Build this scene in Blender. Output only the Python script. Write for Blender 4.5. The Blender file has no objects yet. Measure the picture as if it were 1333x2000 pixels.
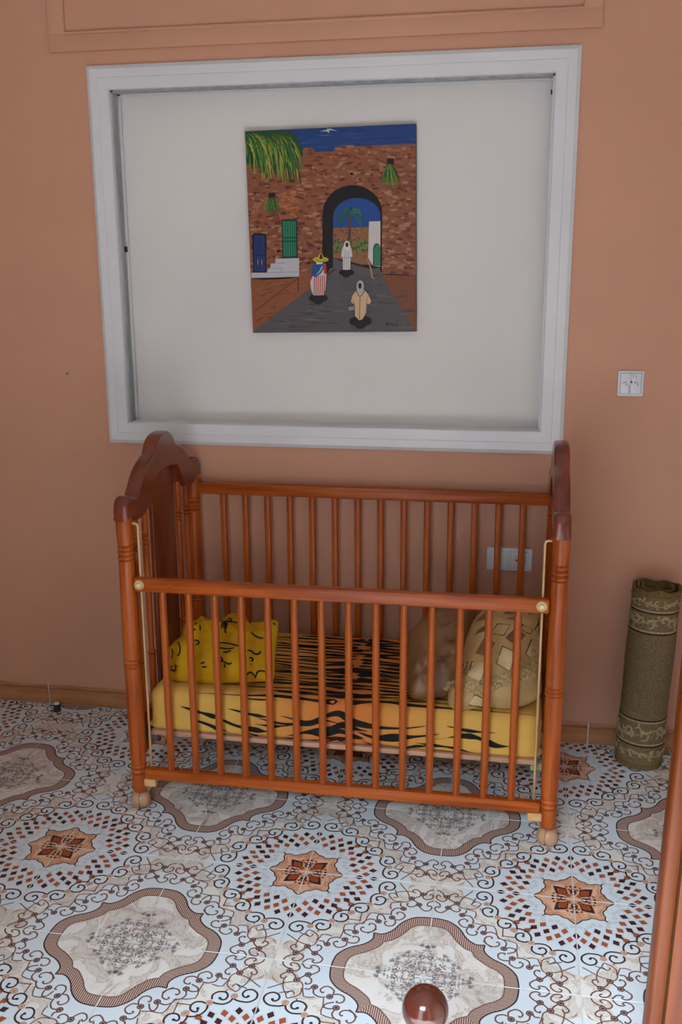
import bpy, bmesh, math, random
import numpy as np
from mathutils import Vector, Matrix, noise as mnoise

random.seed(7)
SC = bpy.context.scene
COL = SC.collection

# ------------------------------------------------------------------ camera
cam_data = bpy.data.cameras.new("camera")
cam = bpy.data.objects.new("camera", cam_data)
COL.objects.link(cam)
SC.camera = cam
F_PX = 1940.48
cam_data.sensor_fit = 'VERTICAL'
cam_data.sensor_height = 36.0
cam_data.lens = F_PX / 2000.0 * 36.0
cam_data.clip_start = 0.02
_p, _y, _r = 0.24545, 0.18061, -0.00632
_f = Vector((-math.sin(_y) * math.cos(_p), math.cos(_y) * math.cos(_p), -math.sin(_p)))
_rt = Vector((math.cos(_y), math.sin(_y), 0))
_up = _rt.cross(_f)
_r2 = math.cos(_r) * _rt + math.sin(_r) * _up
_u2 = -math.sin(_r) * _rt + math.cos(_r) * _up
_m = Matrix((_r2, _u2, -_f)).transposed().to_4x4()
_m.translation = Vector((0.5348, -3.2541, 1.6252))
cam.matrix_world = _m

# ------------------------------------------------------------------ world, daylight, exposure
world = bpy.data.worlds.new("world")
SC.world = world
world.use_nodes = True
world.node_tree.nodes["Background"].inputs[0].default_value = (0.55, 0.68, 0.85, 1)
world.node_tree.nodes["Background"].inputs[1].default_value = 0.3

def area_light(name, loc, rot, sx, sy, power, color):
    d = bpy.data.lights.new(name, 'AREA')
    d.shape = 'RECTANGLE'; d.size = sx; d.size_y = sy
    d.energy = power; d.color = color
    o = bpy.data.objects.new(name, d); COL.objects.link(o)
    o.location = loc; o.rotation_euler = rot
    return o

# daylight: open sky above the roofs opposite, seen from the floor through the wide opening behind the photographer
sky_panel = area_light("sky_daylight", (-1.0, -6.2, 5.5), (0, 0, 0), 3.8, 3.4, 5000, (0.70, 0.85, 1.0))
sky_panel.rotation_euler = (Vector((0.6, -1.9, 0.0)) - Vector(sky_panel.location)).to_track_quat('-Z', 'Y').to_euler()
# added fill lamp in the opening, standing in for light off buildings opposite
area_light("opening_fill", (-0.12, -3.62, 1.15), (math.radians(90), 0, 0), 0.62, 2.1, 15, (0.74, 0.88, 1.0))
# the sun strikes the floor just inside that opening, short of the picture, and bounces up
sun_d = bpy.data.lights.new("sun", 'SUN'); sun_d.energy = 24.5; sun_d.angle = math.radians(0.6); sun_d.color = (1.0, 0.99, 0.96)
sun = bpy.data.objects.new("sun", sun_d); COL.objects.link(sun)
sun.rotation_euler = (math.radians(33), 0, math.radians(4))

SC.view_settings.view_transform = 'Standard'
SC.view_settings.look = 'None'
SC.view_settings.gamma = 1.0
SC.view_settings.use_curve_mapping = False
SC.view_settings.exposure = 0.0

# ------------------------------------------------------------------ materials
def srgb(r, g, b):
    def c(v):
        v /= 255.0
        return v / 12.92 if v <= 0.04045 else ((v + 0.055) / 1.055) ** 2.4
    return (c(r), c(g), c(b), 1.0)

MATS = {}
def new_mat(name, rough=0.5, spec=0.5, coat=0.0):
    m = bpy.data.materials.new(name); m.use_nodes = True
    nt = m.node_tree
    b = nt.nodes["Principled BSDF"]
    b.inputs["Roughness"].default_value = rough
    b.inputs["Specular IOR Level"].default_value = spec
    b.inputs["Coat Weight"].default_value = coat
    b.inputs["Coat Roughness"].default_value = 0.15
    MATS[name] = m
    return m, nt, b

def noise_mat(name, c1, c2, scale=(10, 10, 10), rough=0.5, spec=0.4, detail=4, bump=0.0, bump_scale=None, lo=0.35, hi=0.65, coat=0.0, distort=0.0, metal=0.0):
    m, nt, b = new_mat(name, rough, spec, coat)
    b.inputs["Metallic"].default_value = metal
    N = nt.nodes; L = nt.links
    tc = N.new("ShaderNodeTexCoord"); mp = N.new("ShaderNodeMapping")
    mp.inputs["Scale"].default_value = scale
    L.new(tc.outputs["Object"], mp.inputs["Vector"])
    nz = N.new("ShaderNodeTexNoise"); nz.inputs["Scale"].default_value = 1.0
    nz.inputs["Detail"].default_value = detail; nz.inputs["Distortion"].default_value = distort
    L.new(mp.outputs[0], nz.inputs["Vector"])
    cr = N.new("ShaderNodeValToRGB")
    cr.color_ramp.elements[0].position = lo; cr.color_ramp.elements[0].color = c1
    cr.color_ramp.elements[1].position = hi; cr.color_ramp.elements[1].color = c2
    L.new(nz.outputs["Fac"], cr.inputs[0])
    L.new(cr.outputs[0], b.inputs["Base Color"])
    if bump:
        n2 = N.new("ShaderNodeTexNoise"); mp2 = N.new("ShaderNodeMapping")
        mp2.inputs["Scale"].default_value = bump_scale or scale
        L.new(tc.outputs["Object"], mp2.inputs["Vector"]); L.new(mp2.outputs[0], n2.inputs["Vector"])
        n2.inputs["Scale"].default_value = 1.0; n2.inputs["Detail"].default_value = 3
        bp = N.new("ShaderNodeBump"); bp.inputs["Strength"].default_value = bump; bp.inputs["Distance"].default_value = 0.01
        L.new(n2.outputs["Fac"], bp.inputs["Height"]); L.new(bp.outputs[0], b.inputs["Normal"])
    return m

def vcol_mat(name, rough=0.5, spec=0.4, grain=0.0):
    """flat print: colours come from the mesh's colour attribute, alpha = how marbled it is"""
    m, nt, b = new_mat(name, rough, spec)
    N = nt.nodes; L = nt.links
    at = N.new("ShaderNodeAttribute"); at.attribute_name = "Col"
    tc = N.new("ShaderNodeTexCoord"); oi = N.new("ShaderNodeObjectInfo")
    ad = N.new("ShaderNodeVectorMath"); ad.operation = 'ADD'
    mu = N.new("ShaderNodeMath"); mu.operation = 'MULTIPLY'; mu.inputs[1].default_value = 37.0
    L.new(oi.outputs["Random"], mu.inputs[0])
    L.new(tc.outputs["Object"], ad.inputs[0]); L.new(mu.outputs[0], ad.inputs[1])
    nz = N.new("ShaderNodeTexNoise"); nz.inputs["Scale"].default_value = 13.0
    nz.inputs["Detail"].default_value = 7; nz.inputs["Roughness"].default_value = 0.62; nz.inputs["Distortion"].default_value = 1.1
    L.new(ad.outputs[0], nz.inputs["Vector"])
    cr = N.new("ShaderNodeValToRGB")
    e = cr.color_ramp.elements
    e[0].position = 0.30; e[0].color = (0.50, 0.42, 0.37, 1)
    e[1].position = 0.62; e[1].color = (1.03, 1.03, 1.03, 1)
    k = e.new(0.455); k.color = (0.93, 0.90, 0.88, 1)
    k = e.new(0.49); k.color = (0.66, 0.56, 0.50, 1)
    k = e.new(0.515); k.color = (0.98, 0.97, 0.96, 1)
    L.new(nz.outputs["Fac"], cr.inputs[0])
    ml = N.new("ShaderNodeMix"); ml.data_type = 'RGBA'; ml.blend_type = 'MULTIPLY'
    L.new(at.outputs["Alpha"], ml.inputs["Factor"])
    L.new(at.outputs["Color"], ml.inputs["A"]); L.new(cr.outputs[0], ml.inputs["B"])
    src = ml.outputs["Result"]
    if grain:
        n2 = N.new("ShaderNodeTexNoise"); n2.inputs["Scale"].default_value = 220.0; n2.inputs["Detail"].default_value = 3
        L.new(tc.outputs["Object"], n2.inputs["Vector"])
        hs = N.new("ShaderNodeHueSaturation"); mr = N.new("ShaderNodeMapRange")
        mr.inputs["To Min"].default_value = 1 - grain; mr.inputs["To Max"].default_value = 1 + grain
        L.new(n2.outputs["Fac"], mr.inputs["Value"]); L.new(mr.outputs[0], hs.inputs["Value"])
        L.new(src, hs.inputs["Color"]); src = hs.outputs[0]
    L.new(src, b.inputs["Base Color"])
    return m

WALL_A, WALL_B = srgb(206, 152, 123), srgb(200, 147, 119)
noise_mat("wall_paint", WALL_A, WALL_B, (2.5, 2.5, 2.5), rough=0.55, spec=0.3, bump=0.05, bump_scale=(90, 90, 90))
noise_mat("pale_paint", srgb(216, 196, 186), srgb(210, 190, 180), (2.5, 2.5, 2.5), rough=0.6, spec=0.3)
noise_mat("ceiling_paint", srgb(222, 220, 216), srgb(216, 214, 210), (2, 2, 2), rough=0.8)
noise_mat("white_frame", srgb(222, 220, 220), srgb(214, 213, 214), (3, 3, 3), rough=0.35, spec=0.5)
noise_mat("white_panel", srgb(226, 220, 214), srgb(218, 212, 208), (1.4, 1.4, 1.4), rough=0.6, spec=0.3)
noise_mat("track_grey", srgb(168, 170, 172), srgb(146, 148, 150), (40, 40, 4), rough=0.4)
noise_mat("skirting", srgb(186, 128, 84), srgb(160, 104, 66), (6, 30, 40), rough=0.3, spec=0.5, detail=5)
noise_mat("grout", srgb(214, 208, 202), srgb(196, 188, 182), (30, 30, 30), rough=0.9)
W1, W2 = srgb(186, 92, 29), srgb(142, 60, 15)
noise_mat("wood_x", W1, W2, (3, 60, 60), rough=0.36, spec=0.28, detail=5, coat=0.06, distort=0.4)
noise_mat("wood_z", W1, W2, (60, 60, 3), rough=0.36, spec=0.28, detail=5, coat=0.06, distort=0.4)
noise_mat("wood_y", W1, W2, (60, 3, 60), rough=0.36, spec=0.28, detail=5, coat=0.06, distort=0.4)
D1, D2 = srgb(128, 54, 26), srgb(100, 38, 18)
noise_mat("wood_cap", D1, D2, (40, 6, 12), rough=0.25, spec=0.5, coat=0.35, distort=0.3)
noise_mat("wood_panel", srgb(134, 62, 24), srgb(102, 42, 14), (60, 14, 2.5), rough=0.3, coat=0.2, distort=0.6)
noise_mat("pale_wood", srgb(226, 176, 118), srgb(204, 150, 96), (20, 60, 60), rough=0.5)
noise_mat("board_wood", srgb(204, 158, 126), srgb(184, 136, 104), (4, 50, 50), rough=0.6)
noise_mat("castor_plastic", srgb(196, 150, 116), srgb(176, 132, 100), (30, 30, 30), rough=0.35)
noise_mat("steel", srgb(150, 148, 145), srgb(120, 118, 116), (40, 40, 40), rough=0.35, metal=0.9)
noise_mat("brass_rod", srgb(216, 178, 124), srgb(194, 152, 100), (30, 30, 8), rough=0.3, spec=0.6)
noise_mat("cream_plastic", srgb(236, 220, 170), srgb(222, 202, 150), (60, 60, 60), rough=0.35)
noise_mat("bracket_green", srgb(172, 168, 118), srgb(148, 144, 98), (60, 60, 60), rough=0.5)
noise_mat("bracket_grey", srgb(110, 108, 100), srgb(84, 82, 76), (60, 60, 60), rough=0.5)
noise_mat("white_plastic", srgb(226, 226, 230), srgb(218, 218, 222), (8, 8, 8), rough=0.3, spec=0.5)
noise_mat("dark_hole", (0.01, 0.01, 0.012, 1), (0.016, 0.014, 0.014, 1), (50, 50, 50), rough=0.6)
noise_mat("black_plastic", (0.012, 0.011, 0.012, 1), (0.022, 0.02, 0.02, 1), (80, 80, 80), rough=0.4)
noise_mat("rug_pile", srgb(140, 118, 86), srgb(108, 92, 66), (160, 160, 260), rough=0.95, spec=0.1, detail=3, bump=0.4, bump_scale=(300, 300, 500))
noise_mat("rug_relief", srgb(184, 160, 122), srgb(158, 136, 100), (160, 160, 160), rough=0.95, spec=0.1)
noise_mat("rug_edge", srgb(128, 106, 62), srgb(100, 82, 48), (120, 120, 120), rough=0.95, spec=0.1)
noise_mat("rug_groove", srgb(62, 50, 34), srgb(50, 40, 28), (120, 120, 120), rough=0.95, spec=0.1)
noise_mat("yellow_cotton", srgb(200, 150, 24), srgb(180, 130, 16), (12, 12, 12), rough=0.85, spec=0.15, bump=0.25, bump_scale=(24, 40, 24))
noise_mat("ink_black", (0.012, 0.011, 0.010, 1), (0.02, 0.018, 0.015, 1), (40, 40, 40), rough=0.8, spec=0.15)
noise_mat("brown_satin", srgb(146, 102, 64), srgb(118, 80, 50), (7, 7, 7), rough=0.42, spec=0.5, bump=0.5, bump_scale=(9, 5, 7))
noise_mat("cushion_gold", srgb(196, 160, 104), srgb(172, 136, 84), (16, 16, 16), rough=0.45, spec=0.4, bump=0.15, bump_scale=(40, 40, 40))
noise_mat("cushion_pale", srgb(212, 190, 136), srgb(190, 164, 108), (14, 14, 14), rough=0.35, spec=0.5)
noise_mat("cushion_brown", srgb(134, 92, 60), srgb(112, 76, 48), (20, 20, 20), rough=0.5)
noise_mat("fringe_gold", srgb(196, 168, 112), srgb(138, 108, 66), (140, 140, 140), rough=0.7)
noise_mat("door_wood", srgb(112, 52, 15), srgb(86, 37, 9), (40, 40, 2.5), rough=0.36, spec=0.2, coat=0.06, distort=0.5, detail=6)
noise_mat("ball_lacquer", srgb(82, 34, 21), srgb(70, 28, 16), (9, 9, 9), rough=0.12, spec=0.6, coat=0.6)
noise_mat("canvas_edge", srgb(120, 82, 60), srgb(86, 60, 44), (40, 40, 40), rough=0.8)
vcol_mat("tile_glaze", rough=0.16, spec=0.5)
vcol_mat("oil_paint", rough=0.5, spec=0.3, grain=0.25)

# tiger sheet: yellow towards the ends, orange in the middle
def sheet_material():
    m, nt, b = new_mat("tiger_sheet", 0.85, 0.15)
    N = nt.nodes; L = nt.links
    tc = N.new("ShaderNodeTexCoord"); sx = N.new("ShaderNodeSeparateXYZ")
    L.new(tc.outputs["Object"], sx.inputs[0])
    s = N.new("ShaderNodeMath"); s.operation = 'SUBTRACT'; s.inputs[1].default_value = 0.05
    L.new(sx.outputs["X"], s.inputs[0])
    a = N.new("ShaderNodeMath"); a.operation = 'ABSOLUTE'; L.new(s.outputs[0], a.inputs[0])
    nz = N.new("ShaderNodeTexNoise"); nz.inputs["Scale"].default_value = 9; L.new(tc.outputs["Object"], nz.inputs["Vector"])
    ma = N.new("ShaderNodeMath"); ma.operation = 'MULTIPLY_ADD'; ma.inputs[1].default_value = 0.12; L.new(nz.outputs["Fac"], ma.inputs[0]); L.new(a.outputs[0], ma.inputs[2])
    cr = N.new("ShaderNodeValToRGB"); e = cr.color_ramp.elements
    e[0].position = 0.10; e[0].color = srgb(208, 120, 58)
    e[1].position = 0.42; e[1].color = srgb(216, 168, 82)
    L.new(ma.outputs[0], cr.inputs[0]); L.new(cr.outputs[0], b.inputs["Base Color"])
    bp = N.new("ShaderNodeBump"); bp.inputs["Strength"].default_value = 0.25; bp.inputs["Distance"].default_value = 0.01
    n2 = N.new("ShaderNodeTexNoise"); n2.inputs["Scale"].default_value = 18; L.new(tc.outputs["Object"], n2.inputs["Vector"])
    L.new(n2.outputs["Fac"], bp.inputs["Height"]); L.new(bp.outputs[0], b.inputs["Normal"])
sheet_material()

# ------------------------------------------------------------------ helpers
def link(name, me, mats, parent=None, smooth=False):
    if isinstance(mats, str): mats = [mats]
    for k in mats:
        if len(me.materials) < len(mats): me.materials.append(MATS[k])
    if smooth:
        me.polygons.foreach_set("use_smooth", [True] * len(me.polygons))
        if smooth == 'auto':
            try: me.set_sharp_from_angle(angle=math.radians(38))
            except Exception: pass
    o = bpy.data.objects.new(name, me); COL.objects.link(o)
    if parent: o.parent = parent
    return o

def mesh(name, verts, faces):
    me = bpy.data.meshes.new(name); me.from_pydata([tuple(v) for v in verts], [], [tuple(f) for f in faces]); me.update()
    return me

def empty(name, loc=(0, 0, 0)):
    o = bpy.data.objects.new(name, None); o.empty_display_size = 0.05
    COL.objects.link(o); o.location = loc
    return o

def tag(o, label=None, cat=None, group=None, kind=None):
    if label: o["label"] = label
    if cat: o["category"] = cat
    if group: o["group"] = group
    if kind: o["kind"] = kind
    return o

def box_mesh(name, x0, x1, y0, y1, z0, z1, bevel=0.0, seg=2):
    bm = bmesh.new()
    bmesh.ops.create_cube(bm, size=1.0)
    for v in bm.verts:
        v.co = Vector(((x0 + x1) / 2 + v.co.x * (x1 - x0), (y0 + y1) / 2 + v.co.y * (y1 - y0), (z0 + z1) / 2 + v.co.z * (z1 - z0)))
    if bevel:
        bmesh.ops.bevel(bm, geom=list(bm.edges), offset=bevel, segments=seg, profile=0.5, affect='EDGES')
    me = bpy.data.meshes.new(name); bm.to_mesh(me); bm.free()
    return me

def box(name, x0, x1, y0, y1, z0, z1, mat, parent=None, bevel=0.0, seg=2):
    return link(name, box_mesh(name, x0, x1, y0, y1, z0, z1, bevel, seg), mat, parent, smooth='auto' if bevel else False)

def lathe_mesh(name, prof, n=24, center=(0, 0), axis='z'):
    """prof: list of (radius, height)"""
    V = []; Fc = []
    for r, z in prof:
        for k in range(n):
            a = 2 * math.pi * k / n
            if axis == 'z': V.append((center[0] + r * math.cos(a), center[1] + r * math.sin(a), z))
    for i in range(len(prof) - 1):
        for k in range(n):
            k2 = (k + 1) % n
            Fc.append((i * n + k, i * n + k2, (i + 1) * n + k2, (i + 1) * n + k))
    Fc.append(tuple(reversed(range(n)))); Fc.append(tuple(range((len(prof) - 1) * n, len(prof) * n)))
    return mesh(name, V, Fc)

def tube_mesh(name, pts, r, n=10):
    pts = [Vector(p) for p in pts]
    V = []; Fc = []
    for i, p in enumerate(pts):
        t = (pts[min(i + 1, len(pts) - 1)] - pts[max(i - 1, 0)]).normalized()
        ref = Vector((0, 1, 0)) if abs(t.y) < 0.9 else Vector((1, 0, 0))
        u = t.cross(ref).normalized(); w = t.cross(u).normalized()
        for k in range(n):
            a = 2 * math.pi * k / n
            V.append(p + r * (math.cos(a) * u + math.sin(a) * w))
    for i in range(len(pts) - 1):
        for k in range(n):
            k2 = (k + 1) % n
            Fc.append((i * n + k, i * n + k2, (i + 1) * n + k2, (i + 1) * n + k))
    Fc.append(tuple(reversed(range(n)))); Fc.append(tuple(range((len(pts) - 1) * n, len(pts) * n)))
    return mesh(name, V, Fc)

def spline(pts, sub=6):
    """Catmull-Rom through 2-D or 3-D points"""
    P = [np.array(p, float) for p in pts]
    if len(P) < 3 or sub < 2: return P
    out = []
    for i in range(len(P) - 1):
        p0 = P[i - 1] if i else 2 * P[0] - P[1]
        p1, p2 = P[i], P[i + 1]
        p3 = P[i + 2] if i + 2 < len(P) else 2 * P[-1] - P[-2]
        for k in range(sub):
            t = k / sub
            out.append(0.5 * (2 * p1 + (p2 - p0) * t + (2 * p0 - 5 * p1 + 4 * p2 - p3) * t * t + (3 * p1 - p0 - 3 * p2 + p3) * t ** 3))
    out.append(P[-1])
    return out

def strip2d(pts, width, taper=0.0):
    """left and right edges of a ribbon; width constant or tapering towards both ends"""
    n = len(pts); Lf = []; Rt = []
    for i in range(n):
        a = pts[max(i - 1, 0)]; b = pts[min(i + 1, n - 1)]
        d = b - a; l = math.hypot(d[0], d[1]) or 1e-9
        nx, ny = -d[1] / l, d[0] / l
        w = width / 2
        if taper:
            t = i / (n - 1)
            w *= max(0.08, min(1.0, (t if t < 0.5 else 1 - t) / taper))
        Lf.append((pts[i][0] + nx * w, pts[i][1] + ny * w)); Rt.append((pts[i][0] - nx * w, pts[i][1] - ny * w))
    return Lf, Rt

class Flat:
    """collects flat coloured shapes (print, paint); each later layer lies a hair above"""
    def __init__(s): s.v = []; s.f = []; s.c = []; s.zoff = 0.0
    def poly(s, pts, col, z=0.0):
        z += s.zoff
        i = len(s.v); pts = [(float(p[0]), float(p[1])) for p in pts]
        A = sum(pts[k][0] * pts[(k + 1) % len(pts)][1] - pts[(k + 1) % len(pts)][0] * pts[k][1] for k in range(len(pts)))
        if A < 0: pts.reverse()
        s.v += [(p[0], p[1], z) for p in pts]; s.f.append(tuple(range(i, i + len(pts)))); s.c.append(col)
    def ribbon(s, pts, w, col, z=0.0, taper=0.0, sub=6):
        P = spline(pts, sub)
        if len(P) == 2: P = [np.array(P[0]) * (1 - t / 5) + np.array(P[1]) * t / 5 for t in range(6)]
        Lf, Rt = strip2d(P, w, taper)
        for k in range(len(P) - 1):
            s.poly([Lf[k], Rt[k], Rt[k + 1], Lf[k + 1]], col, z)
    def disc(s, c, r, col, z=0.0, n=12, ry=None):
        ry = ry or r
        s.poly([(c[0] + r * math.cos(2 * math.pi * k / n), c[1] + ry * math.sin(2 * math.pi * k / n)) for k in range(n)], col, z)
    def mesh(s, name, xf=None):
        V = [xf(v) for v in s.v] if xf else s.v
        me = mesh(name, V, s.f)
        at = me.color_attributes.new("Col", 'FLOAT_COLOR', 'CORNER')
        buf = []
        for f, c in zip(s.f, s.c):
            c = tuple(c) if len(c) == 4 else tuple(c) + (0.0,)
            buf += list(c) * len(f)
        at.data.foreach_set("color", buf)
        return me

# ================================================================== THE SETTING
RX0, RX1, RY0, RZ = -2.4, 1.9, -3.60, 3.0      # room extents; the far wall is y = 0
FX0, FX1, FZ0, FZ1 = -0.883, 0.673, 1.019, 2.245  # outer edge of the white aluminium frame

floor = box("floor", RX0 - .15, RX1 + .15, RY0 - .15, 0.20, -0.10, -0.0012, "grout")
tag(floor, "tiled floor with brown and white scrollwork pattern", kind="structure")

# far wall with the recess behind the white frame
def wall_back():
    h0, h1, g0, g1 = FX0 + .05, FX1 - .05, FZ0 + .05, FZ1 - .05
    xs = [RX0 - .15, h0, h1, RX1 + .15]; zs = [0.0, g0, g1, RZ]
    bm = bmesh.new()
    for i in range(3):
        for j in range(3):
            if i == 1 and j == 1: continue
            q = box_mesh("t", xs[i], xs[i + 1], 0.0, 0.20, zs[j], zs[j + 1]); bm.from_mesh(q); bpy.data.meshes.remove(q)
    bmesh.ops.remove_doubles(bm, verts=bm.verts, dist=1e-5)
    me = bpy.data.meshes.new("wall_back"); bm.to_mesh(me); bm.free()
    o = link("wall_back", me, "wall_paint"); tag(o, "salmon pink painted wall behind the crib", kind="structure")
wall_back()
tag(box("wall_left", RX0 - .15, RX0, RY0, 0.0, 0, RZ, "pale_paint"), "pale painted side wall", kind="structure")
tag(box("wall_right", RX1, RX1 + .15, RY0, 0.0, 0, RZ, "pale_paint"), "pale painted side wall", kind="structure")
tag(box("ceiling", RX0 - .15, RX1 + .15, RY0 - .15, 0.20, RZ, RZ + .12, "ceiling_paint"), "pale ceiling", kind="structure")
def wall_front():
    bm = bmesh.new()
    for b in ((RX0 - .15, -0.45, RY0 - .15, RY0, 0, RZ), (1.15, RX1 + .15, RY0 - .15, RY0, 0, RZ), (-0.45, 1.15, RY0 - .15, RY0, 2.25, RZ)):
        q = box_mesh("t", *b); bm.from_mesh(q); bpy.data.meshes.remove(q)
    me = bpy.data.meshes.new("wall_front"); bm.to_mesh(me); bm.free()
    tag(link("wall_front", me, "pale_paint"), "pale wall with the wide opening that lets daylight in", kind="structure")
wall_front()

# ---- floor tiles ------------------------------------------------------------
TILE = 0.36; OY = -0.899
T_BIG = [[(0.381, 0.825), (0.404, 0.843), (0.416, 0.88), (0.413, 0.936), (0.377, 0.974), (0.331, 0.972), (0.303, 0.933), (0.314, 0.894), (0.345, 0.88), (0.371, 0.893), (0.375, 0.914), (0.364, 0.921)], [(0.391, 0.832), (0.433, 0.816), (0.458, 0.782), (0.459, 0.739), (0.452, 0.708)], [(0.411, 0.748), (0.421, 0.763), (0.416, 0.783), (0.389, 0.793), (0.36, 0.78), (0.351, 0.756), (0.36, 0.719), (0.39, 0.695), (0.429, 0.7)], [(0.481, 0.691), (0.518, 0.693), (0.556, 0.678), (0.587, 0.644), (0.596, 0.601), (0.587, 0.58)], [(0.52, 0.638), (0.545, 0.642), (0.552, 0.621), (0.537, 0.595), (0.504, 0.587), (0.471, 0.606), (0.461, 0.645), (0.471, 0.676)]]
T_SMALL = [[(0.421, 0.458), (0.43, 0.467), (0.413, 0.48), (0.386, 0.466), (0.378, 0.432), (0.396, 0.395), (0.427, 0.369)], [(0.477, 0.461), (0.459, 0.503), (0.427, 0.526), (0.386, 0.518)], [(0.378, 0.525), (0.384, 0.555), (0.375, 0.591)], [(0.375, 0.591), (0.345, 0.579), (0.322, 0.532)], [(0.307, 0.515), (0.322, 0.516), (0.32, 0.488), (0.298, 0.472), (0.264, 0.481), (0.249, 0.517), (0.259, 0.554)], [(0.241, 0.612), (0.253, 0.621), (0.23, 0.639), (0.199, 0.621), (0.192, 0.589), (0.22, 0.552), (0.251, 0.55)], [(0.289, 0.594), (0.291, 0.637), (0.267, 0.675), (0.232, 0.682)], [(0.177, 0.743), (0.192, 0.744), (0.187, 0.721), (0.166, 0.71), (0.142, 0.718), (0.122, 0.738)], [(0.101, 0.725), (0.086, 0.704), (0.059, 0.682), (0.027, 0.691), (0.011, 0.723), (0.025, 0.746), (0.041, 0.731)], [(0.15, 0.793), (0.126, 0.773), (0.113, 0.758)], [(0.141, 0.881), (0.164, 0.889), (0.163, 0.911), (0.142, 0.921), (0.118, 0.904), (0.101, 0.883)], [(0.089, 0.851), (0.079, 0.825), (0.053, 0.812), (0.019, 0.833), (0.011, 0.867), (0.027, 0.883), (0.042, 0.865)], [(0.149, 0.819), (0.125, 0.83), (0.099, 0.855)], [(0.066, 0.867), (0.062, 0.898), (0.038, 0.927), (0.01, 0.938)], [(0.046, 0.74), (0.043, 0.776), (0.019, 0.797), (-0.004, 0.807)], [(0.227, 0.703), (0.236, 0.713), (0.236, 0.742)]]
T_FRAME = [[(0.46, 0.511), (0.437, 0.594), (0.365, 0.595), (0.298, 0.604)], [(0.298, 0.662), (0.304, 0.733), (0.198, 0.761), (0.175, 0.788)], [(0.5, 0.581), (0.499, 0.541), (0.5, 0.491)], [(0.339, 0.832), (0.3, 0.85), (0.268, 0.811), (0.299, 0.795)], [(0.299, 0.894), (0.268, 0.811)], [(0.339, 0.832), (0.319, 0.793), (0.285, 0.758), (0.234, 0.76)], [(0.182, 0.817), (0.204, 0.88), (0.239, 0.929), (0.271, 0.977)], [(0.297, 0.852), (0.259, 0.876), (0.212, 0.888), (0.168, 0.892)], [(0.348, 0.764), (0.33, 0.774)], [(0.212, 0.7), (0.235, 0.71)]]
T_TAN = [[(0.205, 0.904), (0.193, 0.946), (0.169, 0.966), (0.143, 0.974)]]
T_ROS = [(0.378, 0.834), (0.461, 0.694), (0.578, 0.57)]
T_ROSD = [(0.368, 0.51), (0.279, 0.568), (0.21, 0.68), (0.105, 0.745), (0.166, 0.808), (0.09, 0.871)]
T_MARBLE = [(0.543, 0.534), (0.5, 0.581), (0.45, 0.682), (0.345, 0.712), (0.337, 0.82), (0.268, 0.811), (0.249, 0.882), (0.195, 0.961), (0.19, 1.0), (0.0, 1.0), (0.0, 0.801), (0.102, 0.819), (0.19, 0.76), (0.303, 0.731), (0.298, 0.604), (0.437, 0.592), (0.477, 0.461)]
WHITE = srgb(211, 219, 222)[:3]; CREAM = srgb(222, 217, 208)[:3]
LINE = srgb(62, 50, 52)[:3]; LINE2 = srgb(112, 80, 72)[:3]; ROSE_D = srgb(84, 60, 58)[:3]; ROSE_T = srgb(184, 132, 104)[:3]
PEACH = srgb(216, 168, 136)[:3]; DK = srgb(66, 36, 36)[:3]; ORG = srgb(158, 84, 52)[:3]; GREY = srgb(168, 172, 178)[:3]; PALEG = srgb(192, 197, 204)[:3]

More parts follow.
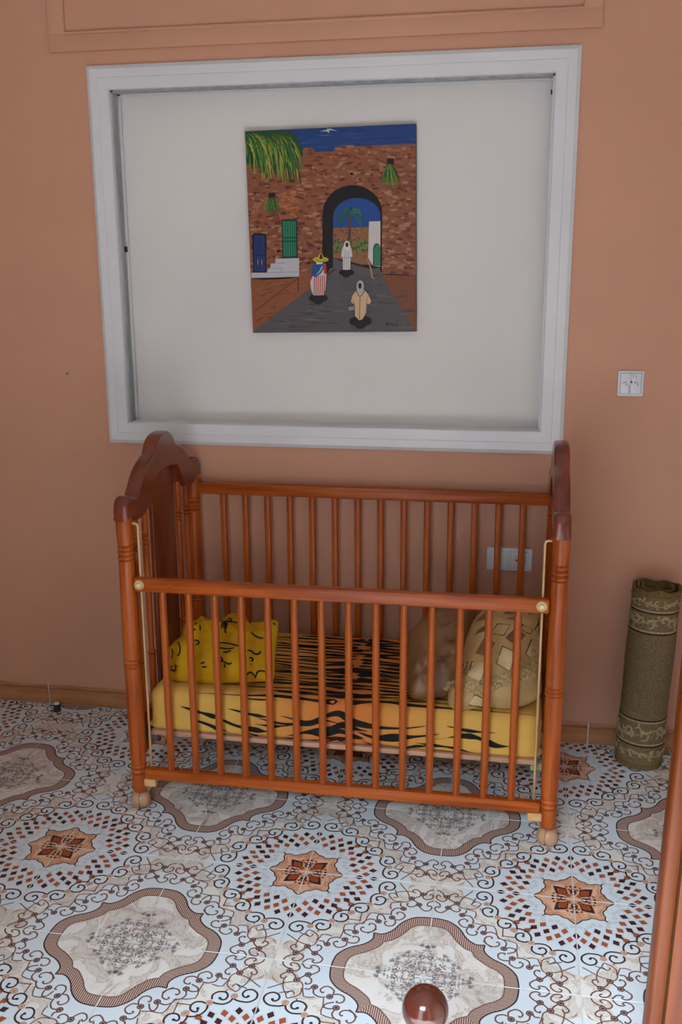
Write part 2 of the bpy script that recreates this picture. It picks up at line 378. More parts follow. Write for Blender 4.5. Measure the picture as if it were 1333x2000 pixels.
def build_tile():
    F = Flat(); g = 0.0045; E = 0.00007
    rnd = random.Random(3)
    def lay(n): return n * E
    lim0, lim1 = g, 1 - g
    def inside(p): return lim0 <= p[0] <= lim1 and lim0 <= p[1] <= lim1
    def clampp(p): return (min(max(p[0], lim0), lim1), min(max(p[1], lim0), lim1))
    def both(fn, pts, *a, **k):
        fn([clampp(p) for p in pts], *a, **k)
        F.zoff = 0.4 * E; fn([clampp((p[1], p[0])) for p in pts], *a, **k); F.zoff = 0.0
    # marble band
    both(F.poly, T_MARBLE, CREAM + (0.9,), lay(1))
    # medallion: field, ring, hatching
    outer = [(0, .612), (.06, .608), (.12, .594), (.175, .555), (.215, .505), (.245, .448), (.285, .402), (.33, .378), (.383, .383)]
    inner = [(0, .522), (.05, .52), (.095, .51), (.125, .488), (.15, .455), (.172, .415), (.205, .372), (.25, .325), (.302, .302)]
    so = [tuple(p) for p in spline(outer, 5)]; si = [tuple(p) for p in spline(inner, 5)]
    full_o = [(lim0, lim0)] + [clampp(p) for p in so] + [clampp((p[1], p[0])) for p in reversed(so)]
    full_i = [(lim0, lim0)] + [clampp(p) for p in si] + [clampp((p[1], p[0])) for p in reversed(si)]
    F.poly(full_o, srgb(204, 178, 162)[:3] + (0.0,), lay(2))
    F.poly(full_i, CREAM + (1.0,), lay(4))
    def yat(curve, x):
        for a, b in zip(curve, curve[1:]):
            if a[0] <= x <= b[0]: return a[1] + (b[1] - a[1]) * (x - a[0]) / max(b[0] - a[0], 1e-6)
        return curve[-1][1]
    x = 0.008
    while x < 0.375:
        lo = yat(si, x) if x < .302 else x
        lo2 = yat(si, x + .0075) if x + .0075 < .302 else x + .0075
        both(F.poly, [(x, lo), (x + .0075, lo2), (x + .0075, yat(so, x + .0075)), (x, yat(so, x))], srgb(110, 78, 70)[:3], lay(3))
        x += 0.0142
    both(F.ribbon, so, 0.010, LINE, lay(5), sub=1)
    both(F.ribbon, si, 0.008, LINE2, lay(5), sub=1)
    # scroll posy inside the medallion
    for k in range(95):
        a = rnd.uniform(0, math.pi / 4); r = 0.27 * math.sqrt(rnd.uniform(0.01, 1)) * (1 - 0.22 * math.sin(4 * a) ** 2)
        p = (r * math.sin(a), r * math.cos(a)); t = rnd.uniform(0, 6.28); s = rnd.uniform(.012, .024); cu = rnd.choice((-1, 1)) * rnd.uniform(.8, 2.0)
        pts = [(p[0] + s * (u * math.cos(t + cu * u)), p[1] + s * (u * math.sin(t + cu * u))) for u in (0, .33, .66, 1.0, 1.3)]
        c = rnd.choice((srgb(116, 116, 122), srgb(140, 140, 146), srgb(98, 90, 92), srgb(150, 112, 96), srgb(164, 164, 170)))[:3]
        both(F.ribbon, pts, rnd.uniform(.005, .009), c, lay(6 + k % 3), taper=0.5, sub=2)
        if k % 4 == 0: both(lambda q, *a_: F.disc(q[0], *a_), [p], .006, c, lay(9), 7)
    for (cx, cy, ang) in ((.0, .285, 90), (.115, .215, 62), (.03, .30, 60)):
        for da in (-55, -25, 5, 35):
            t = math.radians(ang + da)
            both(F.ribbon, [(cx, cy - .01), (cx + .02 * math.cos(t), cy + .018 * math.sin(t)), (cx + .035 * math.cos(t), cy + .034 * math.sin(t))], .0075, srgb(112, 88, 82)[:3], lay(9), taper=0.5, sub=2)
    # star field at the opposite corner
    st = [(0, .285), (.028, .262), (.05, .235), (.086, .222), (.108, .203), (.142, .201), (.17, .212), (.205, .208), (.226, .226)]
    star = [(1 - p[0], 1 - p[1]) for p in st]
    poly = [(lim1, lim1)] + [clampp(p) for p in star] + [clampp((p[1], p[0])) for p in reversed(star)]
    F.poly(poly, PEACH + (1.0,), lay(2))
    both(F.ribbon, star, .010, LINE, lay(3), sub=3)
    S = lambda x_, y_: (1 - x_, 1 - y_)
    F.poly([S(.145, .145), S(.05, .125), S(.035, .035), S(.125, .05)], DK, lay(4))
    F.poly([S(.112, .112), S(.068, .104), S(.054, .054), S(.104, .068)], srgb(206, 168, 140)[:3], lay(5))
    F.disc(S(.082, .082), .034, srgb(150, 70, 40)[:3], lay(6), 10)
    F.disc(S(.04, .04), .02, srgb(150, 78, 46)[:3], lay(6), 8)
    both(F.poly, [S(.0, .045), S(.026, .075), S(.022, .105), S(.0, .135)], DK, lay(4))
    both(F.poly, [S(.0, .06), S(.015, .08), S(.012, .10), S(.0, .118)], srgb(206, 168, 140)[:3], lay(5))
    both(F.ribbon, [S(.03, .128), S(.06, .15), S(.10, .152), S(.15, .15)], .006, srgb(226, 196, 172)[:3], lay(5), sub=3)
    both(F.ribbon, [S(.205, .19), S(.16, .185), S(.12, .178), S(.08, .20), S(.03, .24)], .010, srgb(190, 126, 88)[:3], lay(3), taper=.4, sub=3)
    for p in ((.03, .112), (.012, .09), (.05, .142), (.016, .150)):
        both(lambda q, *a_: F.disc(q[0], *a_), [S(*p)], .011, DK if p[0] < .03 else srgb(138, 70, 44)[:3], lay(6), 8)
    # grey curls around the star
    for i in range(7):
        th = math.radians(4 + i * 7.0); rr = 0.318 + .02 * math.sin(i * 1.7) + (.022 if i > 4 else 0)
        c = (rr * math.sin(th), rr * math.cos(th))
        pts = [S(c[0] + (.004 + .0026 * u) * math.cos(u * 1.25 + i), c[1] + (.004 + .0026 * u) * math.sin(u * 1.25 + i)) for u in range(7)]
        both(F.ribbon, pts, .0045, GREY, lay(3), sub=3)
    # diamonds fanned around the star
    dia = [(.101, .504, 0), (.127, .432, 1), (.145, .342, 0), (.046, .459, 1), (.078, .377, 1), (.185, .469, 1), (.203, .396, 0), (.225, .326, 1),
           (.264, .442, 0), (.288, .367, 0), (.302, .302, 1), (.335, .408, 1), (.0, .525, 0), (.0, .415, 0)]
    for x_, y_, c in dia:
        th = math.atan2(x_, y_); u = (math.sin(th), math.cos(th)); v = (u[1], -u[0])
        for s_, col, l in ((.048, PALEG, 2), (.043, WHITE, 3), (.0325, (DK, ORG)[c], 4))[(0 if x_ else 2):]:
            pts = [S(x_ + u[0] * s_ * 1.05, y_ + u[1] * s_ * 1.05), S(x_ + v[0] * s_ * .82, y_ + v[1] * s_ * .82), S(x_ - u[0] * s_ * 1.05, y_ - u[1] * s_ * 1.05), S(x_ - v[0] * s_ * .82, y_ - v[1] * s_ * .82)]
            both(F.poly, pts, col, lay(l))
    # scroll chains
    for c in T_FRAME: both(F.ribbon, c, .0085, LINE2, lay(5), sub=2)
    for c in T_TAN: both(F.ribbon, c, .016, srgb(176, 140, 116)[:3], lay(5), taper=.5)
    for c in T_SMALL: both(F.ribbon, c, .0108, LINE2, lay(6), sub=5)
    for c in T_BIG: both(F.ribbon, c, .0132, LINE, lay(6), sub=6)
    for c, i in ((T_BIG[0], -1), (T_BIG[2], 0), (T_BIG[4], 0)):
        both(lambda q, *a_: F.disc(q[0], *a_), [c[i]], .011, LINE, lay(7), 9)
    for p in T_ROS:
        for r_, c in ((.024, ROSE_T), (.017, srgb(206, 176, 156)[:3]), (.011, ROSE_T)):
            both(lambda q, *a_: F.disc(q[0], *a_), [p], r_, c, lay(7 + int(r_ < .02) + int(r_ < .015)), 12)
    for p in T_ROSD:
        for r_, c in ((.024, ROSE_D), (.016, srgb(160, 138, 130)[:3]), (.011, ROSE_D)):
            both(lambda q, *a_: F.disc(q[0], *a_), [p], r_, c, lay(7 + int(r_ < .02) + int(r_ < .015)), 12)
    # the tile body: a thin slab with eased edges under the print
    e = .004; h = .008 / TILE; base = len(F.v)
    q0, q1 = g - .0002, 1 - g + .0002
    top = [(q0 + e, q0 + e), (q1 - e, q0 + e), (q1 - e, q1 - e), (q0 + e, q1 - e)]
    bot = [(q0, q0), (q1, q0), (q1, q1), (q0, q1)]
    F.v += [(p[0], p[1], 0.0) for p in top] + [(p[0], p[1], -.0006) for p in bot] + [(p[0], p[1], -.008) for p in bot]
    F.f.append((base, base + 1, base + 2, base + 3)); F.c.append(WHITE + (0.0,))
    for k in range(4):
        k2 = (k + 1) % 4
        F.f.append((base + 4 + k, base + 4 + k2, base + k2, base + k)); F.c.append(WHITE + (0.0,))
        F.f.append((base + 8 + k, base + 8 + k2, base + 4 + k2, base + 4 + k)); F.c.append(WHITE + (0.0,))
    return F.mesh("tile", lambda v: ((v[0] - .5) * TILE, (v[1] - .5) * TILE, v[2]))

tile_me = build_tile()
tile_me.materials.append(MATS["tile_glaze"])
for j in range(-8, 3):
    for i in range(-7, 6):
        o = bpy.data.objects.new("tile", tile_me); COL.objects.link(o); o.parent = floor
        rot = {(1, 1): 0, (0, 1): 90, (0, 0): 180, (1, 0): 270}[(i % 2, j % 2)]
        o.location = ((i + .5) * TILE, OY + (j + .5) * TILE, 0.0)
        o.rotation_euler = (0, 0, math.radians(rot))

# ---- skirting --------------------------------------------------------------
bb = box("baseboard_back", RX0, RX1, -0.006, 0.0, 0.0, 0.079, "grout"); tag(bb, "wood-look tile skirting along the wall", kind="structure")
x = -2.394
sk_me = None
while x < RX1 - .05:
    w = min(0.40, RX1 - x)
    if sk_me is None or w < .399:
        bm = bmesh.new()
        for q in (box_mesh("t", .0025, w - .0025, -.0105, -.004, .003, .064, .0015, 1), box_mesh("t", .0025, w - .0025, -.0125, -.004, .065, .081, .004, 2)):
            bm.from_mesh(q); bpy.data.meshes.remove(q)
        m_ = bpy.data.meshes.new("skirting_tile"); bm.to_mesh(m_); bm.free()
        if sk_me is None: sk_me = m_; m_.materials.append(MATS["skirting"])
        else: m_.materials.append(MATS["skirting"])
    else: m_ = sk_me
    o = bpy.data.objects.new("skirting_tile", m_); COL.objects.link(o); o.parent = bb; o.location = (x, 0, 0)
    x += 0.40

# ---- plaster panel frame at the top of the wall ------------------------------
tr = box("trim_1", -1.003, 0.729, -0.012, 0.0, 2.289, 2.345, "wall_paint", bevel=.003); tag(tr, "raised salmon plaster frame near the ceiling", kind="structure")
def pt(n, *a, **k): return box(n, *a, "wall_paint", tr, **k)
pt("side_band", -1.003, -0.945, -0.0118, 0, 2.340, 2.80, bevel=.003)
pt("side_band", 0.672, 0.729, -0.0118, 0, 2.340, 2.80, bevel=.003)
pt("top_band", -1.003, 0.729, -0.0118, 0, 2.75, 2.81, bevel=.003)
link("inner_bead", tube_mesh("bead", [(-.947, -.010, 2.78), (-.947, -.010, 2.343), (.674, -.010, 2.343), (.674, -.010, 2.78)], .006, 10), "wall_paint", tr, smooth=True)
pt("fill_panel", -.946, .673, -0.0055, 0, 2.344, 2.752)

# ---- white aluminium window frame with a closed panel ------------------------
win = empty("window_1", (0, 0, 0)); tag(win, "white aluminium frame around a closed white panel", kind="structure")
def frame_profile():
    # (inset from the outer edge, distance out from the wall)
    return [(0.0, 0.0), (0.0, -.008), (.012, -.016), (.036, -.016), (.0375, -.0145), (.039, -.016), (.071, -.016), (.074, -.013), (.074, .075)]
def frame_side(name, corner_a, corner_b, inward):
    prof = frame_profile(); V = []; Fc = []
    a = Vector(corner_a); b = Vector(corner_b); d = (b - a).normalized(); n = Vector(inward)
    for (ins, out) in prof: V.append(tuple(a + (d + n) * ins + Vector((0, out, 0))))
    for (ins, out) in prof: V.append(tuple(b + (-d + n) * ins + Vector((0, out, 0))))
    k = len(prof)
    for i in range(k - 1): Fc.append((i, i + 1, k + i + 1, k + i))
    me = mesh(name, V, Fc)
    bm = bmesh.new(); bm.from_mesh(me); bmesh.ops.recalc_face_normals(bm, faces=bm.faces); bm.to_mesh(me); bm.free()
    return link(name, me, "white_frame", win)
c00, c10, c11, c01 = (FX0, 0, FZ0), (FX1, 0, FZ0), (FX1, 0, FZ1), (FX0, 0, FZ1)
frame_side("frame_bottom", c00, c10, (0, 0, 1)); frame_side("frame_top", c01, c11, (0, 0, -1))
frame_side("frame_side", c00, c01, (1, 0, 0)); frame_side("frame_side", c10, c11, (-1, 0, 0))
IX0, IX1, IZ0, IZ1 = FX0 + .074, FX1 - .074, FZ0 + .074, FZ1 - .074
box("closing_panel", IX0 - .015, IX1 + .015, .070, .085, IZ0 - .015, IZ1 + .015, "white_panel", win)
for yy, w_, m_ in ((.012, .010, "track_grey"), (.026, .006, "track_grey"), (.040, .010, "track_grey"), (.058, .008, "white_frame")):
    box("track", IX0 - .002, IX0 + (.006 if m_ == "track_grey" else .010), yy - w_ / 2, yy + w_ / 2, IZ0, IZ1, m_, win)
    box("track", IX0, IX1, yy - w_ / 2, yy + w_ / 2, IZ1 - (.006 if m_ == "track_grey" else .010), IZ1 + .002, m_, win)
    box("track", IX1 - .006, IX1 + .002, yy - w_ / 2, yy + w_ / 2, IZ0, IZ1, "white_frame", win)
box("catch", IX0 + .004, IX0 + .012, .032, .044, 1.666, 1.684, "dark_hole", win, bevel=.001)
box("catch", IX1 - .010, IX1 - .003, .030, .046, 2.118, 2.13, "dark_hole", win, bevel=.001)

# ================================================================== THE CRIB
CX0, CX1, CYF, CYB = -0.573, 0.655, -0.654, -0.042
CYC = (CYF + CYB) / 2
crib = empty("crib", (0.041, CYC, 0.0))
tag(crib, "reddish brown wooden baby crib on castors with its front side lowered", "crib")
OFF = Vector(crib.location)
def cpart(o):
    """parts are modelled in room coordinates, then hung on the crib's base point"""
    o.parent = crib; o.location = -OFF
    return o

def post_profile():
    P = [(.0, .058), (.017, .058), (.0205, .064), (.0215, .075), (.0215, .118)]
    def bead(z0, z1, n, base, amp):
        out = []
        st = (z1 - z0) / n
        for i in range(n):
            for t in range(7):
                a = t / 6
                out.append((base - amp + amp * 1.7 * math.sin(math.pi * a), z0 + st * (i + a)))
        return out
    P += bead(.120, .152, 2, .0215, .003)
    P += [(.0215, .154), (.0235, .20), (.0235, .463)]
    P += bead(.466, .490, 2, .0235, .0025)
    P += [(.0235, .493), (.023, .60), (.0215, .74), (.0205, .795)]
    P += bead(.798, .840, 3, .0205, .003)
    P += [(.0205, .843), (.0225, .88), (.0225, .925), (.0, .925)]
    return P
def castor(post, x, y, rot):
    # spindle and a two-lobed wheel
    link("castor_stem", lathe_mesh("castor_stem", [(.006, .040), (.006, .052), (.013, .053), (.013, .059)], 14, (x, y)), "steel", post, smooth='auto')
    n = 20; V = []; Fc = []
    prof = [(.0, -.029), (.013, -.0285), (.021, -.024), (.0265, -.015), (.0285, -.006), (.0285, -.0025), (.024, -.0015), (.024, .0015), (.0285, .0025), (.0285, .006), (.0265, .015), (.021, .024), (.013, .0285), (.0, .029)]
    for r, h in prof:
        for k in range(n):
            a = 2 * math.pi * k / n
            v = Vector((h, r * math.cos(a), r * math.sin(a)))
            v = Matrix.Rotation(rot, 3, 'Z') @ v
            V.append((x + v.x, y + v.y, .0285 + v.z))
    for i in range(len(prof) - 1):
        for k in range(n):
            k2 = (k + 1) % n
            Fc.append((i * n + k, i * n + k2, (i + 1) * n + k2, (i + 1) * n + k))
    link("castor_wheel", mesh("castor_wheel", V, Fc), "castor_plastic", post, smooth='auto')
for x, y, r in ((CX0, CYF, .2), (CX1, CYF, -.25), (CX0, CYB, 1.0), (CX1, CYB, .7)):
    p = cpart(link("post", lathe_mesh("post", [(r_ * 1.06, z_) for r_, z_ in post_profile()], 28, (x, y)), "wood_z", smooth='auto'))
    castor(p, x, y, r)

# arched top rails of the two ends (half profile: distance from the middle, height)
top_half = [(0, 1.122), (.035, 1.119), (.062, 1.108), (.082, 1.092), (.092, 1.078), (.100, 1.071), (.116, 1.066), (.145, 1.056), (.175, 1.041), (.202, 1.021), (.226, .998), (.243, .982), (.255, .975), (.268, .976), (.285, .983), (.303, .984), (.318, .977), (.328, .962), (.332, .942), (.332, .915)]
low_half = [(.332, .915), (.281, .915), (.272, .905), (.235, .898), (.19, .904), (.155, .918), (.13, .944), (.108, .978), (.085, .994), (.04, 1.000), (0, 1.002)]
def arch_rail(xc):
    th = [tuple(p) for p in spline(top_half, 3)]; lh = [tuple(p) for p in spline(low_half, 3)]
    half = th + lh[1:]
    half = [h_ for i_, h_ in enumerate(half) if i_ == 0 or math.hypot(h_[0] - half[i_ - 1][0], h_[1] - half[i_ - 1][1]) > 1e-4]
    outline = half + [(-p[0], p[1]) for p in reversed(half)][1:-1]
    n = len(outline); V = []; Fc = []
    # layers across the thickness with rounded shoulders
    lay = [(-.0225, .0105), (-.0218, .0070), (-.0192, .0032), (-.0135, .0007), (0, 0), (.0135, .0007), (.0192, .0032), (.0218, .0070), (.0225, .0105)]
    nrm = []
    for i in range(n):
        a = outline[i - 1]; b = outline[(i + 1) % n]
        d = (b[0] - a[0], b[1] - a[1]); l = math.hypot(*d) or 1
        nrm.append((d[1] / l, -d[0] / l))
    A = sum(outline[k][0] * outline[(k + 1) % n][1] - outline[(k + 1) % n][0] * outline[k][1] for k in range(n))
    sg = 1 if A > 0 else -1
    for dx, ins in lay:
        for i in range(n):
            V.append((xc + dx, CYC + outline[i][0] - sg * nrm[i][0] * ins, outline[i][1] - sg * nrm[i][1] * ins))
    for k in range(len(lay) - 1):
        for i in range(n):
            i2 = (i + 1) % n
            Fc.append((k * n + i, k * n + i2, (k + 1) * n + i2, (k + 1) * n + i))
    from mathutils.geometry import tessellate_polygon
    ins_ = [(V[q][1], V[q][2]) for q in range(n)]
    tris = tessellate_polygon([[Vector((p[0], p[1], 0)) for p in ins_]])
    for base_ in (0, (len(lay) - 1) * n):
        i0 = len(V); V += V[base_:base_ + n]
        for t in tris:
            a_, b_, c_ = (ins_[q] for q in t)
            cr_ = (b_[0] - a_[0]) * (c_[1] - a_[1]) - (b_[1] - a_[1]) * (c_[0] - a_[0])
            if abs(cr_) < 1e-12: continue
            t = tuple(t) if (cr_ > 0) == (base_ != 0) else tuple(reversed(t))
            Fc.append(tuple(i0 + q for q in t))
    me = mesh("arched_top_rail", V, Fc)
    o = cpart(link("arched_top_rail", me, "wood_cap", smooth='auto')); o["label"] = "dark arched end rail"
def spindle_prof():
    P = [(.011, .28), (.011, .44)]
    for z0 in (.445, .80, .813, .826):
        P += [(.011, z0 - .001), (.0085, z0), (.0135, z0 + .005), (.0085, z0 + .011)]
    return P + [(.011, .842), (.0105, .93)]
for xc in (CX0, CX1):
    arch_rail(xc)
    s = 1 if xc == CX0 else -1
    cpart(box("end_panel", xc - .007, xc + .007, CYC - .098, CYC + .098, .27, 1.03, "wood_panel", bevel=.002))
    for t in (-.23, -.15, .15, .23):
        cpart(link("spindle", lathe_mesh("spindle", spindle_prof(), 16, (xc, CYC + t)), "wood_z", smooth='auto'))
    cpart(box("end_bottom_rail", xc - .0115, xc + .0115, CYF + .012, CYB - .012, .165, .285, "wood_y", bevel=.003))
    cpart(box("corner_bracket", *( (xc + .012, xc + .045) if s > 0 else (xc - .055, xc - .012)), CYF + .045, CYF + .075, .205, .232, "bracket_grey" if s > 0 else "bracket_green", bevel=.004))

# back side
cpart(box("back_top_rail", CX0 + .018, CX1 - .018, CYB - .013, CYB + .013, .856, .896, "wood_x", bevel=.004))
cpart(box("back_bottom_rail", CX0 + .018, CX1 - .018, CYB - .011, CYB + .011, .195, .235, "wood_x", bevel=.003))
bx0, bx1 = -.4645, .5545
slat_b = box_mesh("slat", -.0105, .0105, -.009, .009, 0, .635, .005, 2)
link_first = None
def slats(me, mat, xs, y, z):
    me.materials.append(MATS[mat]); me.polygons.foreach_set("use_smooth", [True] * len(me.polygons)); me.set_sharp_from_angle(angle=math.radians(50))
    for x in xs:
        o = bpy.data.objects.new("slat", me); COL.objects.link(o); o.parent = crib
        o.location = Vector((x, y, z)) - OFF
slats(slat_b, "wood_z", [bx0 + (bx1 - bx0) * k / 13 for k in range(14)], CYB, .228)
# lowered front side
FY = CYF - .004
tr_ = cpart(box("drop_side_top_rail", -.549, .6305, FY - .014, FY + .012, .706, .746, "wood_x", bevel=.005, seg=3))
cpart(box("drop_side_bottom_rail", -.549, .6305, FY - .012, FY + .012, .105, .139, "wood_x", bevel=.003))
slat_f = lathe_mesh("slat", [(.0105, 0), (.0105, .02), (.0112, .29), (.0105, .56), (.0105, .575)], 14)
slats(slat_f, "wood_z", [-.4665 + (.549 + .4665) * k / 13 for k in range(14)], FY, .134)
for x in (-.531, .6105):
    k = link("guide_roller", lathe_mesh("guide_roller", [(.0, 0), (.0150, 0), (.0150, .0022), (.013, .0035), (.0095, .003), (0, .003)], 20), "brass_rod", tr_, smooth='auto')
    k.rotation_euler = (math.radians(90), 0, 0); k.location = (x, FY - .0138, .727)
    k = link("roller_bolt", lathe_mesh("roller_bolt", [(0, .002), (.0072, .002), (.0072, .006), (.0055, .0078), (0, .008)], 16), "cream_plastic", tr_, smooth='auto')
    k.rotation_euler = (math.radians(90), 0, 0); k.location = (x, FY - .0138, .727)
k = link("screw_plug", lathe_mesh("screw_plug", [(.0, 0), (.0075, 0), (.0075, .0006), (0, .0006)], 16), "wood_x", tr_)
k.rotation_euler = (math.radians(90), 0, 0); k.location = (-.437, FY - .0138, .727)
for x, px in ((-.534, CX0 + .015), (.6125, CX1 - .015)):
    d = 1 if px > x else -1
    yy = CYF + .004
    cpart(link("guide_rod", tube_mesh("guide_rod", [(px, yy, .905), (x + d * .008, yy, .905), (x + d * .003, yy, .903), (x, yy, .897), (x, yy, .60), (x, yy, .30), (x, yy, .085)], .0036, 10), "brass_rod", smooth=True))
    cpart(box("stop_block", min(px, x - d * .016), max(px, x - d * .016), CYF - .012, CYF + .012, .078, .103, "pale_wood", bevel=.003))
# board that carries the mattress
cpart(box("base_board", CX0 + .035, CX1 - .035, CYF + .025, CYB - .02, .234, .249, "board_wood", bevel=.002))

# ================================================================== MATTRESS
MX0, MX1, MY0, MY1, MZ0, MZ1 = -.545, .628, -.628, -.085, .2495, .385
def cross(n=20, r=.036):
    """rounded-rectangle section (y, z) with normals, walked from the back top edge forward, down the front and round"""
    pts = []
    cs = [(MY0 + r, MZ1 - r, 90, 180), (MY0 + r, MZ0 + r * .5, 180, 270), (MY1 - r, MZ0 + r * .5, 270, 360), (MY1 - r, MZ1 - r, 0, 90)]
    for ci, (cy, cz, a0, a1) in enumerate(cs):
        rr = r if ci in (0, 3) else r * .5
        if ci == 1: cy = MY0 + rr
        if ci == 2: cy = MY1 - rr
        arc = []
        for k in range(9):
            a = math.radians(a0 + (a1 - a0) * k / 8); arc.append((cy + rr * math.cos(a), cz + rr * math.sin(a), math.cos(a), math.sin(a)))
        pts.append(arc)
    out = []
    def seg(p, q, m):
        for k in range(1, m): 
            t = k / m; out.append((p[0] + (q[0] - p[0]) * t, p[1] + (q[1] - p[1]) * t, p[2], p[3]))
    back = pts[3][-1]
    out.append(back); seg(back, pts[0][0], 26); out += pts[0]; seg(pts[0][-1], pts[1][0], 8); out += pts[1]; seg(pts[1][-1], pts[2][0], 10); out += pts[2]; seg(pts[2][-1], pts[3][0], 8); out += pts[3][:-1]
    return out
CS = cross()
_acc = [0.0]
for a, b in zip(CS, CS[1:]): _acc.append(_acc[-1] + math.hypot(b[0] - a[0], b[1] - a[1]))
def sec(v):
    v = max(0, min(v, _acc[-1] - 1e-6))
    k = int(np.searchsorted(_acc, v, side='right')) - 1; k = min(k, len(CS) - 2)
    t = (v - _acc[k]) / max(_acc[k + 1] - _acc[k], 1e-9)
    return [CS[k][i] + (CS[k + 1][i] - CS[k][i]) * t for i in range(4)]
def msurf(x, v, lift=0.0, s=None):
    y, z, ny, nz = s or sec(v)
    e = min(x - MX0, MX1 - x); R = .045
    k = R - math.sqrt(max(0, R * R - (R - e) ** 2)) if e < R else 0.0
    b = .0035 * mnoise.noise(Vector((x * 5, y * 6, z * 7))) + .0016 * mnoise.noise(Vector((x * 16, y * 14, z * 20)))
    if nz < -.3: b = 0.0
    d = -k * (1.0 if nz > -.3 else .25) + b + lift
    return (x, y + ny * d, z + nz * d)
def mattress():
    root = empty("mattress", (0.041, CYC, MZ0)); tag(root, "crib mattress in a yellow and orange tiger-striped sheet", "mattress")
    xs = []
    for k in range(9): xs.append(MX0 + .045 * (1 - math.cos(math.pi / 2 * k / 8)))
    m = 90
    xs += [MX0 + .045 + (MX1 - MX0 - .09) * k / m for k in range(1, m)]
    xs += [MX1 - (q - MX0) for q in reversed(xs[:9])]
    V = []; Fc = []; n = len(CS)
    for x in xs:
        for s in CS: V.append(msurf(x, 0, 0, s))
    for i in range(len(xs) - 1):
        for k in range(n):
            k2 = (k + 1) % n
            Fc.append((i * n + k, (i + 1) * n + k, (i + 1) * n + k2, i * n + k2))
    Fc.append(tuple(range(n))); Fc.append(tuple(reversed(range((len(xs) - 1) * n, len(xs) * n))))
    me = mesh("fitted_sheet", V, Fc)
    bm = bmesh.new(); bm.from_mesh(me); bmesh.ops.recalc_face_normals(bm, faces=bm.faces); bm.to_mesh(me); bm.free()
    o = link("fitted_sheet", me, "tiger_sheet", root, smooth=True); o.location = -root.location
    # printed stripes
    rnd = random.Random(21); V = []; Fc = []; xc = .055; vt = MY1 - MY0 - .036
    def stripe(pts, w, t0=.25, t1=.3):
        P = spline(pts, 14); n_ = len(P); i0 = len(V)
        ph = rnd.uniform(0, 9)
        for i in range(n_):
            d = P[min(i + 1, n_ - 1)] - P[max(i - 1, 0)]; l = math.hypot(*d) or 1e-9
            nx, ny = -d[1] / l, d[0] / l; t = i / (n_ - 1)
            ww = w / 2 * min(1, t / t0 if t0 else 1, (1 - t) / t1 if t1 else 1) + .0004
            ww *= 1 + .35 * math.sin(ph + t * 11) * (w > .006)
            for s_ in (1, -1):
                q = (P[i][0] + nx * ww * s_, P[i][1] + ny * ww * s_)
                V.append(msurf(min(max(q[0], MX0 + .004), MX1 - .004), q[1], .0011))
        for i in range(n_ - 1): Fc.append((i0 + 2 * i, i0 + 2 * i + 1, i0 + 2 * i + 3, i0 + 2 * i + 2))
    # top: dense lengthwise stripes, thick around the spine, thread-thin towards the ends
    v = .012
    while v < vt:
        for s_ in (-1, 1):
            reach = rnd.uniform(.26, .62); w = rnd.uniform(.013, .022); x = xc + s_ * rnd.uniform(-.02, .02); vv = v + rnd.uniform(-.003, .003)
            bow = rnd.uniform(-.008, .012)
            seg_ = [(x, vv), (x + s_ * .05, vv + rnd.uniform(-.008, .008)), (x + s_ * .12, vv + bow + rnd.uniform(-.006, .006)), (x + s_ * .2, vv + bow), (x + s_ * reach * .7, vv + rnd.uniform(-.006, .006)), (x + s_ * reach, vv + rnd.uniform(-.005, .005))]
            stripe(seg_, w, .05, .95)
            if rnd.random() < .55:
                x2 = xc + s_ * rnd.uniform(.03, .2); l2 = rnd.uniform(.08, .18); v2 = vv + rnd.choice((-1, 1)) * rnd.uniform(.006, .010)
                stripe([(x2, v2), (x2 + s_ * l2 * .5, v2 + rnd.uniform(-.004, .004)), (x2 + s_ * l2, v2 + rnd.uniform(-.004, .004))], rnd.uniform(.004, .010), .4, .5)
        v += rnd.uniform(.021, .029)
    # front side: fewer, bolder, drooping stripes
    def fr(x, z): return (x, vt + .0565 + (MZ1 - .036 - z))       # arc length of a point on the front face
    bold = [([(-.13, .365), (-.05, .352), (.0, .372), (.045, .385), (.09, .362), (.16, .352), (.24, .356), (.30, .368)], .013),
            ([(-.20, .352), (-.12, .340), (-.05, .345), (.0, .360), (.05, .352)], .009),
            ([(-.03, .328), (.02, .338), (.06, .350), (.10, .340), (.13, .336)], .013),
            ([(-.115, .300), (-.05, .318), (.0, .322), (.045, .330), (.09, .318), (.12, .312)], .017),
            ([(.10, .332), (.15, .318), (.20, .322), (.26, .330), (.34, .345)], .015),
            ([(-.07, .282), (-.02, .290), (.03, .304), (.06, .302), (.11, .296), (.16, .285), (.20, .278)], .015),
            ([(.11, .300), (.16, .292), (.22, .286), (.27, .300), (.31, .305)], .009),
            ([(.12, .276), (.19, .270), (.25, .264), (.30, .270)], .010), ([(.0, .268), (.03, .276), (.06, .268)], .010),
            ([(-.44, .372), (-.36, .352), (-.30, .336)], .009), ([(-.40, .330), (-.34, .312), (-.28, .280), (-.25, .276)], .013),
            ([(-.33, .345), (-.27, .322), (-.20, .312), (-.16, .311)], .010), ([(-.24, .305), (-.18, .286), (-.10, .290), (-.07, .300)], .013),
            ([(-.29, .375), (-.22, .362), (-.15, .356)], .006), ([(-.21, .332), (-.15, .330), (-.10, .336)], .006), ([(-.17, .270), (-.12, .272), (-.08, .276)], .006),
            ([(.27, .312), (.33, .308), (.38, .304), (.44, .292)], .006), ([(.36, .336), (.42, .345), (.46, .338), (.50, .322), (.545, .322)], .013), ([(.30, .290), (.36, .286), (.43, .280)], .005),
            ([(.31, .328), (.36, .332)], .004), ([(.30, .345), (.34, .350)], .005), ([(.36, .372), (.42, .362), (.50, .360)], .006)]
